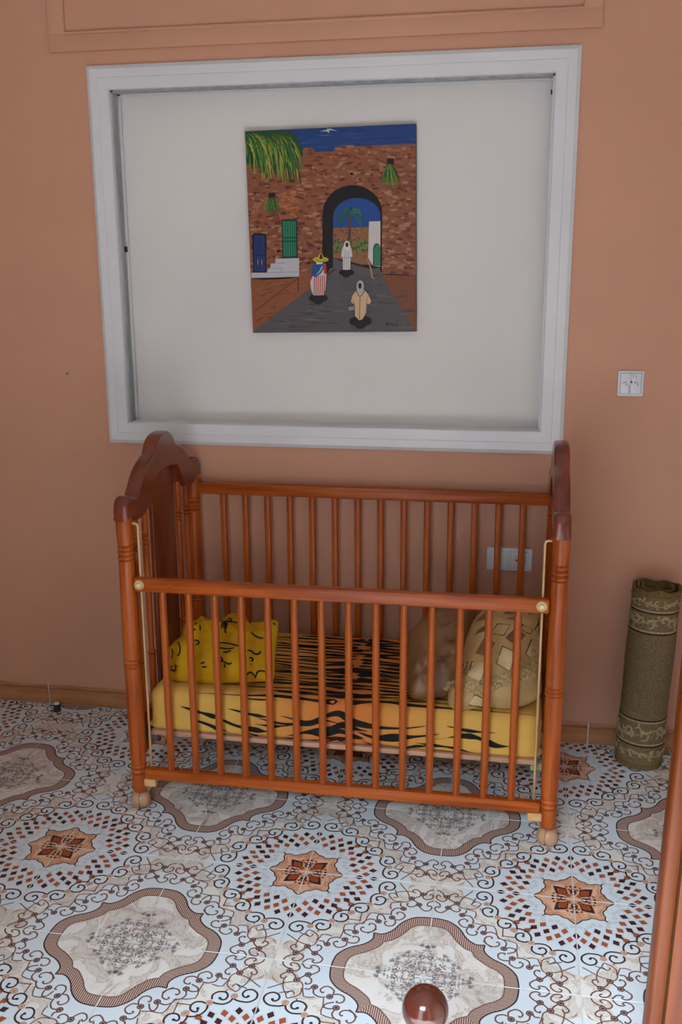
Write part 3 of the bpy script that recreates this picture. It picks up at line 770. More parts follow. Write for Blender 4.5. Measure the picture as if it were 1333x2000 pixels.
    for pts, w in bold: stripe([fr(*p) for p in pts], w * 1.25, .3, .35)
    so = link("printed_stripes", mesh("printed_stripes", V, Fc), "ink_black", o); tag(so, "black tiger stripes", kind="stuff")
mattress()

# ================================================================== PILLOWS
YP_OUT = [(-0.5131, 0.0947), (-0.4963, 0.1182), (-0.4772, 0.1387), (-0.4791, 0.1677), (-0.4561, 0.1853), (-0.4376, 0.1913), (-0.4236, 0.2052), (-0.4024, 0.1951), (-0.3771, 0.1982), (-0.3517, 0.2013), (-0.3318, 0.2188), (-0.3061, 0.2187), (-0.2831, 0.2151), (-0.2722, 0.1957), (-0.2262, 0.1975), (-0.2084, 0.2066), (-0.1775, 0.2004), (-0.1746, 0.167), (-0.1731, 0.1322), (-0.1721, 0.079), (-0.1685, 0.0175), (-0.1971, 0.0118), (-0.2582, 0.0045), (-0.3631, -0.0058), (-0.4293, -0.0067), (-0.4908, -0.0016), (-0.5056, 0.0444)]
YP_DOODLE = [[(-0.4203, 0.1086), (-0.4162, 0.1127), (-0.406, 0.1095), (-0.4034, 0.1033), (-0.4105, 0.0981), (-0.4133, 0.1011)], [(-0.2406, 0.0657), (-0.2354, 0.0692), (-0.2291, 0.0665), (-0.2305, 0.0611), (-0.2338, 0.0578)], [(-0.2328, 0.0507), (-0.2313, 0.049)], [(-0.3224, 0.174), (-0.3453, 0.171)], [(-0.3221, 0.1724), (-0.3452, 0.1597)], [(-0.3219, 0.1708), (-0.3401, 0.152)], [(-0.321, 0.1695), (-0.3307, 0.1494)], [(-0.3178, 0.1694), (-0.3248, 0.1481), (-0.319, 0.1357)], [(-0.3264, 0.1834), (-0.3225, 0.1894), (-0.3146, 0.1857), (-0.314, 0.1761), (-0.3218, 0.1746), (-0.3268, 0.1818)], [(-0.3154, 0.1744), (-0.3047, 0.1776), (-0.2933, 0.1764)], [(-0.3214, 0.1821), (-0.3179, 0.1807)], [(-0.4315, 0.1673), (-0.4288, 0.1701), (-0.4254, 0.1677), (-0.4279, 0.165), (-0.4315, 0.1673)], [(-0.4468, 0.1502), (-0.4374, 0.1524), (-0.4267, 0.1466), (-0.4225, 0.1501)], [(-0.4118, 0.1637), (-0.4069, 0.1437)], [(-0.444, 0.1569), (-0.4469, 0.1509)], [(-0.3744, 0.1714), (-0.3607, 0.1765), (-0.3484, 0.1804), (-0.3297, 0.1838)], [(-0.3583, 0.1014), (-0.3364, 0.1044), (-0.3079, 0.1047), (-0.2818, 0.1), (-0.2706, 0.0992), (-0.2683, 0.0899), (-0.2749, 0.0916)], [(-0.3552, 0.0921), (-0.3415, 0.0962), (-0.3274, 0.0876), (-0.302, 0.0867), (-0.2809, 0.0938)], [(-0.3525, 0.105), (-0.3544, 0.0969), (-0.3467, 0.099)], [(-0.3174, 0.0741), (-0.3036, 0.0766), (-0.2918, 0.0821)], [(-0.3864, 0.0398), (-0.3712, 0.0439)], [(-0.3817, 0.0307), (-0.366, 0.0312)], [(-0.3498, 0.0485), (-0.3355, 0.0582), (-0.3231, 0.0596), (-0.3169, 0.0507), (-0.3307, 0.0482), (-0.3461, 0.0456)], [(-0.3168, 0.0501), (-0.2983, 0.0426), (-0.2864, 0.0465)], [(-0.3077, 0.042), (-0.3125, 0.0323)], [(-0.4796, 0.1064), (-0.467, 0.0992), (-0.4592, 0.0822), (-0.4612, 0.0662), (-0.4702, 0.0625)], [(-0.4958, 0.0262), (-0.4704, 0.0185), (-0.4721, 0.0403)], [(-0.4945, 0.0278), (-0.4827, 0.0333)], [(-0.4642, 0.0321), (-0.4614, 0.031)], [(-0.4208, 0.0453), (-0.4108, 0.0522), (-0.4046, 0.0536)], [(-0.4944, 0.0895), (-0.4862, 0.0709), (-0.4908, 0.0517)], [(-0.2464, 0.009), (-0.2451, 0.0214), (-0.2336, 0.0284), (-0.2233, 0.0214), (-0.2189, 0.0125)], [(-0.2191, 0.014), (-0.2149, 0.0281), (-0.2021, 0.0367), (-0.1878, 0.0346)], [(-0.2499, 0.0864), (-0.2395, 0.0908), (-0.2259, 0.0832), (-0.2141, 0.0887), (-0.2125, 0.0998)], [(-0.2478, 0.1481), (-0.2274, 0.1383), (-0.2084, 0.1379)], [(-0.1963, 0.1529), (-0.1915, 0.1405), (-0.1881, 0.1502)], [(-0.1893, 0.0903), (-0.1803, 0.0816), (-0.1852, 0.0719), (-0.1783, 0.0599)], [(-0.2679, 0.1885), (-0.2621, 0.1921), (-0.2641, 0.1839)], [(-0.3696, 0.1921), (-0.3611, 0.1894), (-0.3539, 0.1947), (-0.3473, 0.1935)], [(-0.1905, 0.1916), (-0.1818, 0.1857)]]
CU_OUT = [(0.3575, 0.0265), (0.3825, 0.0523), (0.3891, 0.0901), (0.3943, 0.1547), (0.4056, 0.2094), (0.4214, 0.2534), (0.4524, 0.2909), (0.4879, 0.3129), (0.5313, 0.3214), (0.5786, 0.3182), (0.6151, 0.3006), (0.6354, 0.2666), (0.6445, 0.2169), (0.6457, 0.1488), (0.6434, 0.0855), (0.6381, 0.0396), (0.5974, 0.0131), (0.5567, -0.0072), (0.519, -0.0132), (0.4668, -0.011), (0.4186, -0.0236), (0.3907, -0.025), (0.3619, -0.0152)]
CU_PALE = [[(0.4242, 0.1), (0.4664, 0.0872), (0.4488, 0.035), (0.4119, 0.0463)], [(0.5093, 0.1434), (0.5434, 0.1288), (0.5331, 0.0722), (0.4937, 0.0917)], [(0.5929, 0.185), (0.6214, 0.1735), (0.6157, 0.1169), (0.5751, 0.1298)], [(0.4379, 0.0079), (0.468, -0.0001), (0.4634, -0.0131), (0.42, -0.0163)], [(0.4116, 0.1029), (0.4071, 0.0876), (0.3973, 0.0719), (0.3991, 0.102)]]
CU_MID = [[(0.4921, 0.213), (0.5281, 0.2114), (0.5115, 0.1758), (0.4738, 0.181)], [(0.485, 0.2948), (0.5232, 0.2943), (0.5027, 0.2623), (0.468, 0.2689)], [(0.5863, 0.3008), (0.6128, 0.273), (0.5839, 0.2564), (0.5617, 0.2777)], [(0.5636, 0.2175), (0.5941, 0.2091), (0.5856, 0.194), (0.5588, 0.1999)], [(0.6093, 0.2397), (0.6346, 0.2201), (0.6279, 0.2006), (0.5993, 0.214)]]
CU_DARK = [[(0.4547, 0.1664), (0.4893, 0.1534), (0.4664, 0.1096), (0.4326, 0.1231)], [(0.5427, 0.2027), (0.5734, 0.1875), (0.5498, 0.148), (0.5154, 0.1685)], [(0.5329, 0.276), (0.5494, 0.2691), (0.5321, 0.2485), (0.5044, 0.2487)], [(0.4503, 0.2591), (0.4724, 0.2507), (0.4571, 0.2302), (0.4262, 0.231)], [(0.5501, 0.2477), (0.5575, 0.2404), (0.5418, 0.2289), (0.5112, 0.2309)], [(0.4651, 0.2132), (0.4536, 0.1893), (0.4244, 0.1836), (0.4404, 0.202)], [(0.5931, 0.3151), (0.6225, 0.2873), (0.6154, 0.2829), (0.5916, 0.3031)], [(0.6159, 0.2615), (0.6395, 0.2378), (0.629, 0.2305), (0.6056, 0.2472)]]
CU_FRINGE = [(0.3576, 0.0247), (0.3827, 0.0486), (0.4087, 0.0284), (0.4443, 0.02), (0.4722, 0.022), (0.4995, 0.0368), (0.5408, 0.0526), (0.5752, 0.066), (0.6025, 0.0827), (0.6264, 0.1028), (0.6381, 0.1259), (0.6322, 0.1592), (0.623, 0.1812)]
BP_OUT = [(0.2423, -0.0165), (0.2322, 0.0414), (0.2271, 0.1091), (0.2244, 0.1787), (0.2354, 0.2024), (0.2659, 0.2424), (0.3116, 0.288), (0.3672, 0.3044), (0.4129, 0.2965), (0.4365, 0.2386), (0.4389, 0.1563), (0.4287, 0.0755), (0.3889, 0.0197), (0.3514, -0.0082), (0.3021, -0.0204), (0.2593, -0.0248)]
class Puffy:
    def __init__(s, outline, base, theta, hf, hb, p=2.4, q=.62, wr=.006, seed=0, n=120, rings=26, fold=None):
        P = [tuple(v) for v in outline]
        cl = spline(P + [P[0]], 4)[:-1]
        A = cx = cy = 0
        for a, b in zip(cl, cl[1:] + cl[:1]):
            c = a[0] * b[1] - b[0] * a[1]; A += c; cx += (a[0] + b[0]) * c; cy += (a[1] + b[1]) * c
        s.c = (cx / (3 * A), cy / (3 * A)); s.hf, s.hb, s.p, s.q, s.wr, s.seed, s.fold = hf, hb, p, q, wr, seed, fold
        s.base = Vector(base); s.ct, s.st = math.cos(theta), math.sin(theta); s.n, s.rings = n, rings
        # radius table around the centroid
        s.tab = []
        for k in range(360):
            a = 2 * math.pi * k / 360; d = (math.cos(a), math.sin(a)); best = 0.02
            for p0, p1 in zip(cl, cl[1:] + cl[:1]):
                ex, ey = p1[0] - p0[0], p1[1] - p0[1]; det = d[0] * -ey + ex * d[1]
                if abs(det) < 1e-12: continue
                wx, wy = p0[0] - s.c[0], p0[1] - s.c[1]
                t = (wx * -ey + ex * wy) / det; u = (d[0] * wy - wx * d[1]) / det
                if t > 0 and -1e-6 <= u <= 1 + 1e-6: best = max(best, t)
            s.tab.append(best)
    def rad(s, a):
        f = (a / (2 * math.pi) * 360) % 360; k = int(f); t = f - k
        return s.tab[k % 360] * (1 - t) + s.tab[(k + 1) % 360] * t
    def height(s, x, y, side=1):
        dx, dy = x - s.c[0], y - s.c[1]; l = math.hypot(dx, dy)
        r = min(1.0, l / s.rad(math.atan2(dy, dx))) if l > 1e-9 else 0.0
        h = (s.hf if side > 0 else s.hb) * max(0.0, 1 - r ** s.p) ** s.q
        if side > 0:
            w = mnoise.noise(Vector((x * 9 + s.seed, y * 9, s.seed))) + .5 * mnoise.noise(Vector((x * 22, y * 18 + s.seed, 3)))
            h += s.wr * w * max(0.0, 1 - r ** 6)
            if s.fold: h += s.fold(x, y) * max(0.0, 1 - r ** 8)
        return h
    def world(s, x, y, h): return (x, s.base.y + y * s.st - h * s.ct, s.base.z + y * s.ct + h * s.st)
    def on(s, x, y, lift=.0016): return s.world(x, y, s.height(x, y) + lift)
    def body(s, name, mat, parent):
        V = []; Fc = []
        for side in (1, -1):
            base = len(V); V.append(s.world(s.c[0], s.c[1], side * s.height(*s.c, side)))
            for i in range(1, s.rings + 1):
                r = math.sin(math.pi / 2 * i / s.rings)
                for k in range(s.n):
                    a = 2 * math.pi * k / s.n; R = s.rad(a) * r
                    x, y = s.c[0] + R * math.cos(a), s.c[1] + R * math.sin(a)
                    V.append(s.world(x, y, side * s.height(x, y, side)))
            def idx(i, k): return base + 1 + (i - 1) * s.n + k % s.n
            for k in range(s.n):
                f = (base, idx(1, k), idx(1, k + 1)); Fc.append(f if side > 0 else f[::-1])
                for i in range(1, s.rings):
                    f = (idx(i, k), idx(i + 1, k), idx(i + 1, k + 1), idx(i, k + 1)); Fc.append(f if side > 0 else f[::-1])
        me = mesh(name, V, Fc)
        bm = bmesh.new(); bm.from_mesh(me); bmesh.ops.remove_doubles(bm, verts=bm.verts, dist=1e-5); bmesh.ops.recalc_face_normals(bm, faces=bm.faces); bm.to_mesh(me); bm.free()
        o = link(name, me, mat, parent, smooth=True); o.location = -parent.location
        return o
    def lines(s, name, curves, w, mat, parent, taper=.25, sub=6, lift=.0016):
        V = []; Fc = []
        for c in curves:
            P = spline(c, sub) if len(c) > 2 else [np.array(c[0]) * (1 - t / 6) + np.array(c[1]) * t / 6 for t in range(7)]
            Lf, Rt = strip2d(P, w, taper); i0 = len(V)
            for a, b in zip(Lf, Rt): V.append(s.on(*a, lift)); V.append(s.on(*b, lift))
            for i in range(len(P) - 1): Fc.append((i0 + 2 * i, i0 + 2 * i + 1, i0 + 2 * i + 3, i0 + 2 * i + 2))
        o = link(name, mesh(name, V, Fc), mat, parent)
        return o
    def patch(s, V, Fc, quad, lift, m=7):
        i0 = len(V); q = [np.array(p, float) for p in quad]
        for i in range(m + 1):
            for j in range(m + 1):
                u, v = i / m, j / m
                p = q[0] * (1 - u) * (1 - v) + q[1] * u * (1 - v) + q[2] * u * v + q[3] * (1 - u) * v
                V.append(s.on(p[0], p[1], lift))
        for i in range(m):
            for j in range(m):
                a = i0 + i * (m + 1) + j; Fc.append((a, a + m + 1, a + m + 2, a + 1))

def yfold(x, y):
    # the right flap of the yellow pillow lies behind the main front fold
    t = (x + .245) + .45 * (y - .12)
    d = -.014 / (1 + math.exp(-(t) / .006))
    d += .010 * math.exp(-((y - .165 - .02 * math.sin(x * 30)) / .012) ** 2)
    return d
yp = empty("yellow_pillow", (-.35, -.575, .386)); tag(yp, "crumpled bright yellow pillow printed with black cat doodles", "pillow")
Y = Puffy(YP_OUT, (0, -.566, .394), math.radians(38), .060, .055, wr=.015, seed=3, n=160, fold=yfold)
yb = Y.body("pillow_case", "yellow_cotton", yp)
tag(Y.lines("cat_doodles", YP_DOODLE, .0046, "ink_black", yb, taper=.15), "black cat doodles and question marks", kind="stuff")

bp_ = empty("satin_pillow", (.33, -.50, .386)); tag(bp_, "plain brown satin pillow leaning behind the fringed cushion", "pillow")
def bfold(x, y):
    d = 0
    for (x0, y0, x1, y1, a, w) in ((.25, .03, .36, .10, -.012, .010), (.30, .01, .27, .06, -.010, .008), (.36, .14, .44, .20, -.010, .010), (.28, .10, .34, .06, .008, .012), (.34, .17, .42, .24, .008, .014)):
        ex, ey = x1 - x0, y1 - y0; t = max(0, min(1, ((x - x0) * ex + (y - y0) * ey) / (ex * ex + ey * ey)))
        dd = math.hypot(x - x0 - ex * t, y - y0 - ey * t); d += a * math.exp(-(dd / w) ** 2)
    return d
B = Puffy([(min(p[0], .418), p[1]) for p in BP_OUT], (0, -.552, .402), math.radians(48), .075, .065, wr=.009, seed=9, fold=bfold)
B.body("pillow_case", "brown_satin", bp_)

cu = empty("fringed_cushion", (.51, -.58, .386)); tag(cu, "gold cushion with diamond patches and fringe at the right end of the crib", "cushion")
CU_OUT = [(min(p[0], .622), p[1]) for p in CU_OUT]
Cc = Puffy(CU_OUT, (0, -.596, .400), math.radians(42), .085, .06, wr=.004, seed=5)
cb = Cc.body("cushion_cover", "cushion_gold", cu)
def clampx(l): return [[(min(p[0], .612), p[1]) for p in q] for q in l]
for nm, quads, mat_ in (("pale_patch", CU_PALE, "cushion_pale"), ("gold_patch", CU_MID, "cushion_gold"), ("brown_patch", CU_DARK, "cushion_brown")):
    for q in clampx(quads):
        V = []; Fc = []; Cc.patch(V, Fc, q, .0016)
        link(nm, mesh(nm, V, Fc), mat_, cb)
out_l = [q + [q[0]] for q in clampx(CU_PALE + CU_MID)]
for q in out_l: Cc.lines("patch_piping", [q], .0022, "ink_black", cb, taper=0, sub=1, lift=.0026)
def fringe():
    rnd = random.Random(4); path = spline([(min(p[0], .612), p[1]) for p in CU_FRINGE], 10); V = []; Fc = []
    acc = [0]
    for a, b in zip(path, path[1:]): acc.append(acc[-1] + math.hypot(*(b - a)))
    n_ = 420
    for k in range(n_):
        t = acc[-1] * k / (n_ - 1); i = min(int(np.searchsorted(acc, t, side='right')) - 1, len(path) - 2)
        u = (t - acc[i]) / max(acc[i + 1] - acc[i], 1e-9); p = path[i] * (1 - u) + path[i + 1] * u
        d = path[i + 1] - path[i]; d = d / (np.linalg.norm(d) or 1); nr = np.array((-d[1], d[0]))
        if nr[1] < 0: nr = -nr
        ln = rnd.uniform(.022, .034); sw = rnd.uniform(-.5, .5)
        for sgn in (1,):
            pts = []
            for j in range(5):
                w_ = j / 4
                q = p + nr * ln * (w_ - .35) + d * sw * ln * .5 * w_ * w_
                x, y = min(float(q[0]), .622), float(q[1])
                pts.append(Vector(Cc.world(x, y, Cc.height(x, y) + .003 + .006 * math.sin(w_ * 2.6))))
            i0 = len(V)
            for j, q in enumerate(pts):
                tdir = (pts[min(j + 1, 4)] - pts[max(j - 1, 0)]).normalized(); sd = tdir.cross(Vector((0, -.7, .7))).normalized() * .0013; up = tdir.cross(sd).normalized() * .0013
                V += [tuple(q + sd), tuple(q + up), tuple(q - sd)]
            for j in range(4):
                for m in range(3):
                    m2 = (m + 1) % 3; Fc.append((i0 + 3 * j + m, i0 + 3 * j + m2, i0 + 3 * j + 3 + m2, i0 + 3 * j + 3 + m))
    o = link("fringe", mesh("fringe", V, Fc), "fringe_gold", cb); tag(o, "twisted gold fringe", kind="stuff")
fringe()

# ================================================================== ROLLED RUG
def rug():
    H = .612; R = .076; th = .009
    root = empty("rolled_rug", (.966, -.094, 0.0)); tag(root, "rolled olive brown rug with scrollwork borders standing against the wall", "rug")
    tilt = Matrix.Rotation(math.radians(2.0), 4, 'Y') @ Matrix.Rotation(math.radians(-0.6), 4, 'X')
    root.rotation_euler = tilt.to_euler(); root.location.z = .0030
    a0 = math.radians(95)
    sp = []
    turns = 2.6; m = 150
    for k in range(m + 1):
        a = 2 * math.pi * turns * k / m
        r = R if a <= 2 * math.pi else R - (a - 2 * math.pi) / (2 * math.pi) * .0135 - .0 
        if a > 2 * math.pi - 1.2: r -= .0115 * min(1, (a - (2 * math.pi - 1.2)) / 1.2) if a <= 2 * math.pi else .0115
        sp.append((a0 + a, r))
    V = []; Fc = []
    zs = [0, .004, .02] + [.02 + (H - .04) * k / 12 for k in range(1, 13)] + [H - .004, H]
    for z in zs:
        w = .0012 * math.sin(z * 21)
        for a, r in sp: V.append(((r + w) * math.cos(a), (r + w) * math.sin(a), z + (.004 * math.sin(3 * a) + .003 * math.sin(7 * a) if z == H else 0)))
        for a, r in sp: V.append(((r + w - th) * math.cos(a), (r + w - th) * math.sin(a), z + (.004 * math.sin(3 * a) + .003 * math.sin(7 * a) if z == H else 0)))
    n = m + 1; w2 = 2 * n
    for i in range(len(zs) - 1):
        for k in range(m):
            Fc.append((i * w2 + k, i * w2 + k + 1, (i + 1) * w2 + k + 1, (i + 1) * w2 + k))
            Fc.append((i * w2 + n + k + 1, i * w2 + n + k, (i + 1) * w2 + n + k, (i + 1) * w2 + n + k + 1))
        for k in (0, m): Fc.append((i * w2 + k, i * w2 + n + k, (i + 1) * w2 + n + k, (i + 1) * w2 + k))
    for k in range(m):
        t = (len(zs) - 1) * w2
        Fc.append((t + k, t + k + 1, t + n + k + 1, t + n + k)); Fc.append((k + 1, k, n + k, n + k + 1))
    me = mesh("rug_pile", V, Fc)
    bm = bmesh.new(); bm.from_mesh(me); bmesh.ops.recalc_face_normals(bm, faces=bm.faces); bm.to_mesh(me); bm.free()
    body = link("rug_pile", me, ["rug_pile", "rug_edge"], root, smooth='auto')
    for p in me.polygons:
        if p.center.z < .022 or p.center.z > H - .024: p.material_index = 1
    # raised scroll borders on the visible half
    def rel(curves, w, mat_, name, lift, closed=False):
        V = []; Fc = []
        for c, ww in curves:
            P = spline(c, 6); Lf, Rt = strip2d(P, ww or w, .2); i0 = len(V)
            for l_, r_, q in zip(Lf, Rt, P):
                for (s_, z_), h in ((l_, 0.0002), (q, lift), (r_, 0.0002)):
                    a = s_ / R; rr = R + h + .0012 * math.sin(z_ * 21)
                    V.append((rr * math.cos(a), rr * math.sin(a), z_))
            for i in range(len(P) - 1):
                Fc.append((i0 + 3 * i, i0 + 3 * i + 1, i0 + 3 * i + 4, i0 + 3 * i + 3)); Fc.append((i0 + 3 * i + 1, i0 + 3 * i + 2, i0 + 3 * i + 5, i0 + 3 * i + 4))
        o = link(name, mesh(name, V, Fc), mat_, body, smooth=True); tag(o, kind="stuff")
    s0, s1 = math.radians(-250) * R, math.radians(20) * R
    rnd = random.Random(8); curves = []
    def vine(z0, z1, big):
        zc = (z0 + z1) / 2; amp = (z1 - z0) * .30; s = s0; k = 0; step = (z1 - z0) * .85
        wave = []
        while s < s1:
            wave.append((s, zc + amp * .7 * math.sin(k * math.pi / 2)))
            sg = 1 if k % 2 else -1; rr = amp * (1.05 if big else .9)
            curves.append(([(s + rr * (1 - t / 9) * math.cos(t * .95 + k), zc + sg * amp * .35 + rr * (1 - t / 9) * math.sin(t * .95 + k)) for t in range(8)], .0075 if big else .0055))
            for _ in range(5 if big else 3):
                q = (s + rnd.uniform(-.5, .5) * step, zc + rnd.uniform(-.9, .9) * amp * 1.2); t = rnd.uniform(0, 6.28); l = amp * rnd.uniform(.4, .8)
                curves.append(([q, (q[0] + l * math.cos(t), q[1] + l * math.sin(t)), (q[0] + l * 1.5 * math.cos(t + .7), q[1] + l * 1.5 * math.sin(t + .7))], .0055))
            s += step; k += 1
        curves.append((wave, .004))
    vine(.484, .540, True); vine(.553, .588, False); vine(.098, .160, True); vine(.035, .076, False)
    rel(curves, .005, "rug_relief", "scroll_relief", .0030)
    def ring(z): return [(s0 + (s1 - s0) * t / 20, z + .006 * (0)) for t in range(21)]
    rel([(ring(z), .006) for z in (.478, .546, .168, .090)], .006, "rug_relief", "border_cord", .0022)
    rel([(ring(z), .005) for z in (.472, .5405, .1735, .084)], .005, "rug_groove", "border_groove", .0006)
rug()

# ================================================================== PAINTING
def painting():
    X0, X1, Z0, Z1, Y0 = -.368, .187, 1.4015, 2.044, .0485
    root = empty("painting", ((X0 + X1) / 2, Y0, Z0)); tag(root, "unframed painting of a brick gateway with palms and three robed walkers", "painting")
    cv = box("canvas", X0, X1, Y0, .0698, Z0, Z1, "canvas_edge", root, bevel=.002); cv.location = -root.location
    src = np.array([(45, 97), (1280, 45), (1295, 1550), (103, 1548)], float); dst = np.array([(0, 0), (1, 0), (1, 1), (0, 1)], float)
    A = []; b = []
    for (x, y), (u, v) in zip(src, dst):
        A += [[x, y, 1, 0, 0, 0, -u * x, -u * y], [0, 0, 0, x, y, 1, -v * x, -v * y]]; b += [u, v]
    h = np.append(np.linalg.solve(np.array(A), np.array(b)), 1).reshape(3, 3)
    def uv(p):
        q = h @ np.array((p[0], p[1], 1.0)); return (min(max(q[0] / q[2], .001), .999), min(max(q[1] / q[2], .001), .999))
    F = Flat(); rnd = random.Random(12); L = [0]
    def lay():
        L[0] += 1; return L[0] * .000012
    def poly(pts, c, z=None): F.poly(pts, srgb(*c)[:3], lay() if z is None else z)
    def line(pts, w, c, taper=0.0, sub=4, z=None): F.ribbon(pts, w, srgb(*c)[:3], lay() if z is None else z, taper, sub)
    def ell(c, rx, ry, col, n=16): F.disc(c, rx, srgb(*col)[:3], lay(), n, ry)
    frame_ = [(40, 90), (1290, 40), (1300, 1555), (98, 1555)]
    poly(frame_, (34, 66, 122))
    for k in range(40):
        y = rnd.uniform(60, 240); x = rnd.uniform(300, 1200); line([(x, y), (x + rnd.uniform(80, 250), y + rnd.uniform(-8, 8))], rnd.uniform(8, 18), rnd.choice([(38, 72, 130), (28, 58, 110), (46, 82, 140)]), .4, z=.00003 + k * .000004)
    L[0] = 20
    wall = [(40, 330), (300, 330), (480, 215), (530, 215), (548, 246), (688, 242), (692, 210), (1290, 190), (1300, 1140), (40, 1160)]
    poly(wall, (138, 84, 58))
    bricks = [(124, 68, 46), (150, 92, 62), (112, 56, 40), (162, 108, 78), (136, 78, 54), (98, 48, 36), (168, 120, 90), (150, 88, 52)]
    base = L[0]
    for k in range(1500):
        x = rnd.uniform(60, 1280); y = rnd.uniform(205, 1130)
        if y < 345 and x < 480: continue
        if y < 262 and 520 < x < 710: continue
        w = rnd.uniform(22, 62); hh = rnd.uniform(6, 13); a = rnd.uniform(-.15, .15)
        c = rnd.choice(bricks)
        if x > 1040: c = tuple(int(v * .95 + 10) for v in c)
        F.poly([(x - w / 2, y - hh * .6), (x, y - hh), (x + w / 2, y - hh * .5 + a * w), (x + w / 2 - 4, y + hh * .8 + a * w), (x, y + hh), (x - w / 2 + 3, y + hh * .6)], srgb(*c)[:3], (base + 1) * .000012 + (k % 64) * .000004)
    L[0] += 23
    for k in range(40):
        x = rnd.uniform(290, 410); y = rnd.uniform(520, 720); line([(x, y), (x + 40, y + rnd.uniform(-6, 6))], 12, rnd.choice([(168, 98, 44), (178, 108, 54)]), .4, z=L[0] * .000012 + k * .000003)
    L[0] += 12
    # ground
    poly([(60, 1150), (440, 1112), (650, 1105), (640, 1160), (140, 1510), (130, 1570), (60, 1570)], (140, 82, 48))
    poly([(1020, 1128), (1300, 1140), (1300, 1548), (1278, 1530)], (126, 74, 48))
    for k in range(60):
        x = rnd.uniform(100, 600); y = rnd.uniform(1160, 1480)
        if y > 1500 - (x - 140) * .72: continue
        line([(x, y), (x + rnd.uniform(40, 110), y + rnd.uniform(-20, 4))], 9, rnd.choice([(154, 92, 54), (122, 68, 40), (112, 62, 40)]), .4, z=(L[0] + 1) * .000012 + k * .000003)
    L[0] += 36
    line([(120, 1390), (420, 1160)], 6, (84, 50, 34)); line([(432, 1120), (432, 1250)], 6, (60, 36, 28))
    poly([(660, 1085), (1000, 1090), (1035, 1128), (1290, 1550), (100, 1552), (140, 1508), (640, 1140)], (88, 82, 82))
    for k in range(70):
        y = rnd.uniform(1130, 1530); t = (y - 1100) / 440; x = rnd.uniform(640 - 480 * t, 1040 + 200 * t)
        line([(x, y), (x + rnd.uniform(50, 150) * (.4 + t), y + rnd.uniform(-5, 5))], rnd.uniform(6, 14), rnd.choice([(96, 90, 90), (78, 72, 74), (104, 98, 96), (70, 64, 64)]), .4, z=(L[0] + 1) * .000012 + k * .000003)
    L[0] += 36
    # gateway
    def arch(x0, x1, ybot, yspr, ytop):
        pts = [(x0, ybot)]
        for k in range(17):
            a = math.pi - math.pi * k / 16; pts.append(((x0 + x1) / 2 + (x1 - x0) / 2 * math.cos(a), yspr - (yspr - ytop) * math.sin(a)))
        return pts + [(x1, ybot)]
    poly(arch(607, 1040, 1118, 690, 485), (26, 20, 22))
    inn = arch(685, 1028, 1060, 710, 577)
    poly(inn, (36, 74, 140))
    poly([(685, 792), (1028, 785), (1028, 1060), (685, 1060)], (146, 96, 66))
    for k in range(110):
        x = rnd.uniform(690, 1000); y = rnd.uniform(798, 1010); line([(x, y), (x + rnd.uniform(8, 24), y)], rnd.uniform(7, 12), rnd.choice(bricks), .4, z=(L[0] + 1) * .000012 + k * .000003)
    L[0] += 36
    for k in range(130):
        x = rnd.uniform(690, 945); y = rnd.uniform(885, 975); line([(x, y), (x + rnd.uniform(-10, 10), y - rnd.uniform(8, 26))], rnd.uniform(7, 13), rnd.choice([(38, 96, 44), (58, 130, 56), (26, 70, 34), (84, 150, 70)]), .4, z=(L[0] + 1) * .000012 + k * .000003)
    L[0] += 36
    line([(803, 880), (805, 770), (812, 700)], 20, (88, 62, 40))
    for a in (-170, -150, -128, -105, -85, -62, -40, -18, 5, 30, 150, 178):
        t = math.radians(a); ln = rnd.uniform(75, 105)
        line([(815, 700), (815 + ln * .55 * math.cos(t), 700 + ln * .55 * math.sin(t) - 8), (815 + ln * .9 * math.cos(t), 700 + ln * .9 * math.sin(t) + 40), (815 + ln * 1.0 * math.cos(t), 700 + ln * math.sin(t) + 85)], 13, rnd.choice([(44, 110, 70), (34, 90, 60), (62, 128, 74)]), .5)
    poly([(945, 748), (1028, 745), (1030, 1075), (975, 1068), (940, 1010)], (206, 196, 190))
    poly(arch(976, 1030, 1068, 950, 905), (24, 60, 44)); poly(arch(984, 1028, 1064, 955, 915), (62, 140, 104))
    for x in (994, 1006, 1018): line([(x, 925), (x - 2, 1062)], 3.5, (20, 50, 40))
    poly([(685, 1005), (760, 1030), (930, 1075), (1028, 1085), (1032, 1128), (640, 1140), (660, 1085), (685, 1080)], (92, 86, 86))
    line([(685, 1008), (800, 1040), (940, 1078), (1030, 1080)], 14, (40, 32, 30), .2)
    line([(925, 1005), (950, 1060), (965, 1110), (972, 1155), (998, 1160)], 9, (176, 140, 112), .3)
    line([(640, 1135), (700, 1090)], 8, (40, 34, 34)); line([(1035, 1130), (1270, 1140)], 8, (52, 34, 28), .2)
    # doors, window, steps
    poly([(98, 845), (108, 828), (190, 830), (202, 845), (202, 1110), (108, 1110)], (24, 22, 34)); poly([(112, 842), (188, 842), (192, 1104), (116, 1104)], (38, 58, 118))
    for x in (126, 142, 158, 174): line([(x, 842), (x + 3, 1104)], 4, (20, 26, 56))
    line([(104, 985), (200, 985)], 6, (20, 24, 46)); line([(142, 1010), (140, 1060)], 5, (190, 170, 90), .4); line([(168, 1010), (170, 1060)], 5, (190, 170, 90), .4)
    poly([(312, 732), (424, 730), (430, 1005), (318, 1008)], (22, 40, 34)); poly([(320, 742), (416, 740), (420, 996), (326, 998)], (46, 126, 92))
    for x in (338, 356, 374, 392, 408): line([(x, 742), (x + 3, 996)], 4.5, (20, 58, 46))
    for y in (862, 888): line([(318, y), (424, y - 2)], 6, (20, 44, 38))
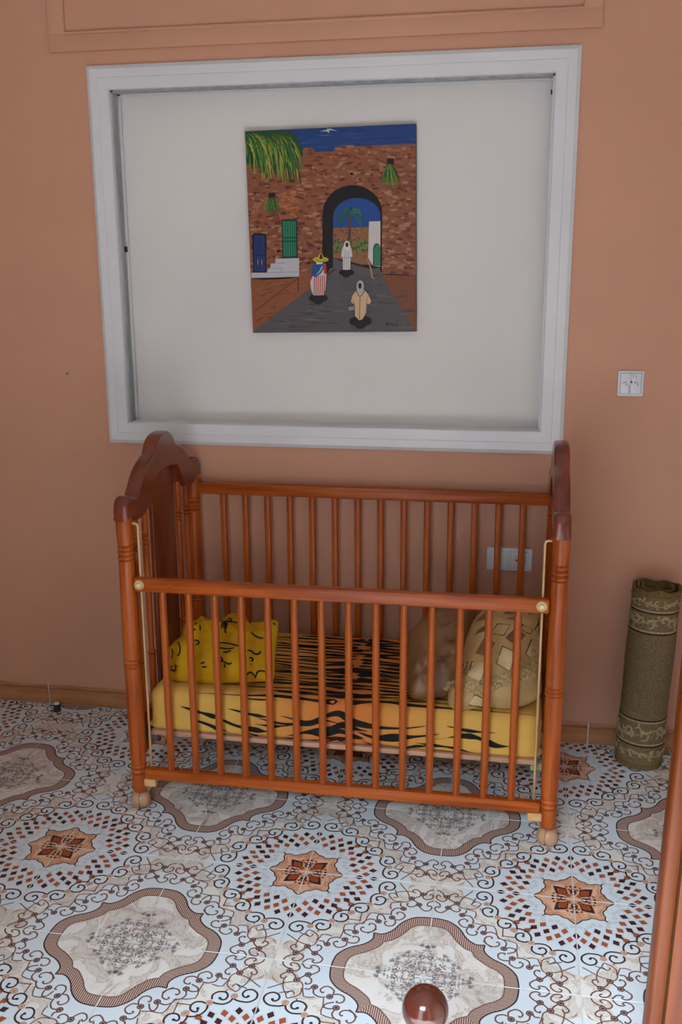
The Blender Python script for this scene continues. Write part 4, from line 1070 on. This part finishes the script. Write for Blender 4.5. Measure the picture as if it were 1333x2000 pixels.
    poly([(92, 1112), (205, 1112), (214, 1082), (230, 1080), (234, 1046), (262, 1044), (268, 1012), (440, 1008), (440, 1142), (92, 1150)], (188, 184, 188))
    for pts in ([(205, 1112), (438, 1108)], [(214, 1082), (310, 1080)], [(234, 1046), (340, 1044)], [(268, 1012), (268, 1040)], [(310, 1082), (310, 1108)]): line(pts, 4, (140, 142, 156))
    line([(92, 1153), (250, 1156), (430, 1146)], 11, (40, 28, 26), .15)
    # palm fronds, hanging plants
    greens = [(40, 92, 40), (28, 70, 36), (62, 116, 46), (96, 138, 52), (150, 150, 60), (186, 168, 70)]
    poly([(45, 95), (360, 95), (420, 135), (455, 215), (462, 270), (425, 320), (400, 370), (330, 360), (240, 340), (130, 320), (60, 325)], (34, 78, 38))
    for k in range(240):
        t = rnd.uniform(0, 1); x = 40 + 330 * t; y = 95 + 25 * t + rnd.uniform(0, 90)
        dx = rnd.uniform(10, 110); dy = rnd.uniform(100, 260) * (1.0 if t > .25 else .8)
        line([(x, y), (x + dx * .6, y + dy * .35), (x + dx, min(y + dy, 500)), (x + dx * 1.02, min(y + dy * 1.15, 505))], rnd.uniform(6, 12), rnd.choice(greens), .5, sub=3)
    for (cx, cy, w, hh) in ((240, 640, 62, 150), (1095, 430, 68, 200)):
        poly([(cx - 20, cy - hh * .66), (cx + 26, cy - hh * .66), (cx + 30, cy - hh * .45), (cx - 22, cy - hh * .45)], (40, 24, 22))
        for k in range(70):
            t = rnd.uniform(-1, 1); 
            line([(cx + t * 16, cy - hh * .45 + rnd.uniform(-10, 30)), (cx + t * w * .7, cy - hh * .15), (cx + t * w + 8, cy + hh * rnd.uniform(.1, .5) * (1.1 - abs(t) * .5))], rnd.uniform(4, 8), rnd.choice(greens[:5]), .5, sub=3)
    # walkers
    def shoes(x, y, r): ell((x - r * .55, y), r * .75, r * .5, (26, 20, 22)); ell((x + r * .55, y), r * .75, r * .5, (26, 20, 22)); ell((x, y + r * .35), r * .7, r * .55, (30, 24, 26))
    shoes(785, 1115, 42)
    poly([(770, 905), (802, 905), (822, 950), (828, 1000), (815, 1005), (812, 1095), (760, 1095), (758, 1005), (745, 1000), (752, 950)], (206, 200, 196))
    ell((788, 920), 22, 34, (214, 208, 204)); ell((788, 915), 11, 17, (44, 28, 26))
    for x in (772, 786, 800): line([(x, 960), (x - 2, 1090)], 3, (158, 152, 152))
    line([(758, 1000), (790, 1010), (815, 1000)], 4, (150, 140, 138))
    shoes(582, 1300, 52)
    poly([(560, 1060), (632, 1050), (640, 1130), (632, 1240), (618, 1278), (545, 1278), (530, 1240), (522, 1180), (545, 1130)], (206, 190, 184))
    for k in range(6): line([(556 + k * 14, 1135), (548 + k * 15, 1276)], 6.5, (176, 62, 58))
    poly([(545, 1045), (625, 1040), (628, 1075), (600, 1120), (560, 1148), (530, 1130), (535, 1085)], (38, 76, 132))
    for k in range(3): line([(556 + 14 * k, 1138 - 8 * k), (592 + 8 * k, 1100 - 8 * k), (606 + 6 * k, 1062)], 5, (150, 176, 204), .3)
    poly([(615, 1052), (640, 1060), (642, 1130), (622, 1118)], (178, 48, 46)); poly([(565, 1035), (610, 1035), (612, 1052), (568, 1054)], (206, 200, 196))
    ell((598, 1020), 58, 20, (206, 178, 40)); poly([(570, 1018), (590, 975), (608, 975), (628, 1018)], (188, 158, 32)); poly([(588, 1015), (596, 980), (606, 980), (612, 1016)], (52, 38, 24)); line([(545, 1010), (598, 1036), (652, 1014)], 5, (96, 76, 26), .2)
    shoes(888, 1470, 62)
    poly([(862, 1240), (915, 1240), (945, 1275), (968, 1325), (955, 1345), (935, 1342), (932, 1400), (905, 1455), (880, 1462), (848, 1430), (842, 1345), (818, 1330), (830, 1280)], (206, 170, 134))
    ell((886, 1215), 27, 42, (176, 178, 182)); ell((884, 1212), 13, 22, (48, 28, 26)); poly([(862, 1240), (912, 1240), (888, 1275)], (170, 170, 176))
    line([(855, 1245), (885, 1290), (920, 1245)], 5, (70, 54, 48)); line([(885, 1290), (882, 1455)], 4, (90, 66, 52)); line([(830, 1320), (845, 1345), (848, 1430)], 3, (110, 80, 62)); line([(940, 1290), (932, 1345), (930, 1400)], 3, (110, 80, 62))
    poly([(800, 1365), (838, 1360), (842, 1385), (806, 1392)], (150, 136, 168)); line([(916, 1225), (938, 1190), (925, 1178)], 4, (120, 90, 76), .3)
    # scuff and scribbled signature
    line([(590, 100), (640, 96), (660, 88), (712, 98)], 17, (186, 188, 190), .4); line([(640, 80), (655, 115)], 14, (196, 196, 196), .4); line([(570, 130), (680, 128)], 4, (120, 130, 150), .3)
    line([(1070, 1488), (1090, 1500), (1082, 1485), (1105, 1498)], 6, (34, 28, 30), .2); line([(1100, 1485), (1120, 1498), (1135, 1482)], 5, (34, 28, 30), .2); line([(1125, 1515), (1140, 1495), (1160, 1500), (1150, 1512)], 5, (34, 28, 30), .2)
    def xf(v):
        u, w = uv(v); return (X0 + u * (X1 - X0), Y0 - .0002 - v[2], Z1 - w * (Z1 - Z0))
    # faces were wound for +z; the picture faces -y
    me = F.mesh("painted_scene", xf)
    o = link("painted_scene", me, "oil_paint", cv)
    root.rotation_euler = (0, math.radians(-0.75), 0)
painting()

# ================================================================== WALL FITTINGS
def rocker_holes(): pass
def double_socket():
    x0, x1, z0, z1 = .440, .592, .616, .696
    root = empty("wall_socket", ((x0 + x1) / 2, 0, z0)); tag(root, "white double plate with blank switch and round socket behind the crib", "socket")
    def b(n, a0, a1, y0, y1, c0, c1, m="white_plastic", bev=.003, par=None):
        o = box(n, a0, a1, y0, y1, c0, c1, m, par or root, bevel=bev)
        if not par: o.location = -root.location
        return o
    b("plate", x0, x1, -.009, 0, z0, z1, bev=.005)
    r = b("switch_rocker", x0 + .014, x0 + .069, -.0125, -.007, z0 + .012, z1 - .012)
    s = b("socket_face", x0 + .081, x0 + .138, -.012, -.007, z0 + .012, z1 - .012)
    cxs, czs = x0 + .1095, (z0 + z1) / 2
    k = link("socket_well", lathe_mesh("socket_well", [(.0225, 0), (.0225, .0016), (.0205, .0016), (.0200, .0004), (0, .0004)], 28), "white_plastic", s, smooth='auto'); k.rotation_euler = (math.radians(90), 0, 0); k.location = (cxs, -.012, czs)
    for dx in (-.0095, .0095):
        k = link("pin_hole", lathe_mesh("pin_hole", [(.0033, 0), (.0033, .0009), (0, .0009)], 12), "dark_hole", s); k.rotation_euler = (math.radians(90), 0, 0); k.location = (cxs + dx, -.012, czs)
    b("groove", x0 + .0755, x0 + .0765, -.0098, -.008, z0 + .008, z1 - .008, "track_grey", 0)
double_socket()
def old_switch():
    x0, x1, z0, z1 = .833, .913, 1.211, 1.292
    root = empty("wall_switch", ((x0 + x1) / 2, 0, z0)); tag(root, "small square white wall plate to the right of the white frame", "switch")
    def b(n, a0, a1, y0, y1, c0, c1, m="white_plastic", bev=.003):
        o = box(n, a0, a1, y0, y1, c0, c1, m, root, bevel=bev); o.location = -root.location; return o
    p = b("plate", x0, x1, -.008, 0, z0, z1, bev=.004)
    b("rim", x0 + .007, x1 - .007, -.0090, -.007, z0 + .007, z1 - .007, "track_grey", .001)
    b("blank_half", x0 + .0085, x0 + .0385, -.0115, -.008, z0 + .0085, z1 - .0085, bev=.002)
    b("blank_half", x0 + .0395, x1 - .0085, -.0112, -.008, z0 + .0085, z1 - .0085, bev=.002)
    for cx in (.857, .891):
        k = link("worn_mark", tube_mesh("worn_mark", [(cx - .008, -.0116, 1.252), (cx - .002, -.0116, 1.258), (cx + .003, -.0116, 1.254), (cx + .001, -.0116, 1.248), (cx + .007, -.0116, 1.247)], .0011, 6), "track_grey", p)
    k = link("screw_head", lathe_mesh("screw_head", [(.0028, 0), (.0028, .002), (0, .002)], 10), "dark_hole", p); k.rotation_euler = (math.radians(90), 0, 0); k.location = (.8745, -.0112, 1.257)
    link("worn_mark", tube_mesh("worn_mark", [(.8695, -.0118, 1.222), (.8695, -.0118, 1.240), (.865, -.0118, 1.244)], .0011, 6), "track_grey", p)
    link("worn_mark", tube_mesh("worn_mark", [(.876, -.0116, 1.281), (.879, -.0116, 1.270), (.884, -.0116, 1.279), (.889, -.0116, 1.276), (.888, -.0116, 1.268)], .0010, 6), "track_grey", p)
old_switch()
n_ = link("wall_screw", lathe_mesh("wall_screw", [(.0055, 0), (.0055, .0015), (.003, .003), (.0022, .009), (0, .009)], 12), "steel", smooth='auto')
n_.rotation_euler = (math.radians(90), 0, 0); n_.location = (-1.027, 0, 1.2575); tag(n_, "small dark screw left in the salmon wall", "screw")

def cap():
    root = empty("bottle_stopper", (-1.137, -.062, .0004)); tag(root, "small black stopper with pale top standing on the floor", "stopper")
    link("body", lathe_mesh("body", [(.0135, 0), (.0145, .001), (.0135, .010), (.0125, .026), (.010, .0275), (0, .0275)], 20), "black_plastic", root, smooth='auto')
    k = link("collar", lathe_mesh("collar", [(.0100, .0275), (.0100, .033), (.0062, .0335), (.006, .0300), (0, .0300)], 18), "white_plastic", root, smooth='auto')
cap()

# ================================================================== DOOR LEAF AND BALL FINIAL IN THE FOREGROUND
def board():
    root = empty("wooden_board", (.764, -1.80, 0.0006)); tag(root, "tall varnished orange-brown wooden board at the right edge of the picture", "board")
    root.rotation_euler = (0, math.radians(1.28), 0)
    link("rounded_edge", box_mesh("rounded_edge", 0, .0265, -.022, .022, .002, 1.22, .009, 4), "door_wood", root, smooth='auto')
    box("groove", .024, .030, -.014, .014, .004, 1.215, "rug_groove", root)
    box("face_plank", .0285, .135, -.018, .018, .002, 1.22, "door_wood", root, bevel=.004)
board()
def finial():
    root = empty("bed_post", (.420, -1.90, 0.0)); tag(root, "glossy dark brown ball finial at the bottom of the picture", "bed post")
    zc, R = .463, .0375
    P = []
    for k in range(0, 29):
        a = math.pi / 2 * 1.0 - math.radians(150) * k / 28
        P.append((max(R * math.cos(a), 0.0), zc + R * math.sin(a) * 1.02))
    P = list(reversed(P))
    link("ball", lathe_mesh("ball", P, 48), "ball_lacquer", root, smooth=True)
    link("post", lathe_mesh("post", [(.0, 0), (.028, 0), (.028, .02), (.022, .06), (.026, .20), (.024, .33), (.018, .37), (.026, .385), (.026, .395), (.017, .405), (.0165, .428), (.0, .43)], 32), "ball_lacquer", root, smooth='auto')
finial()
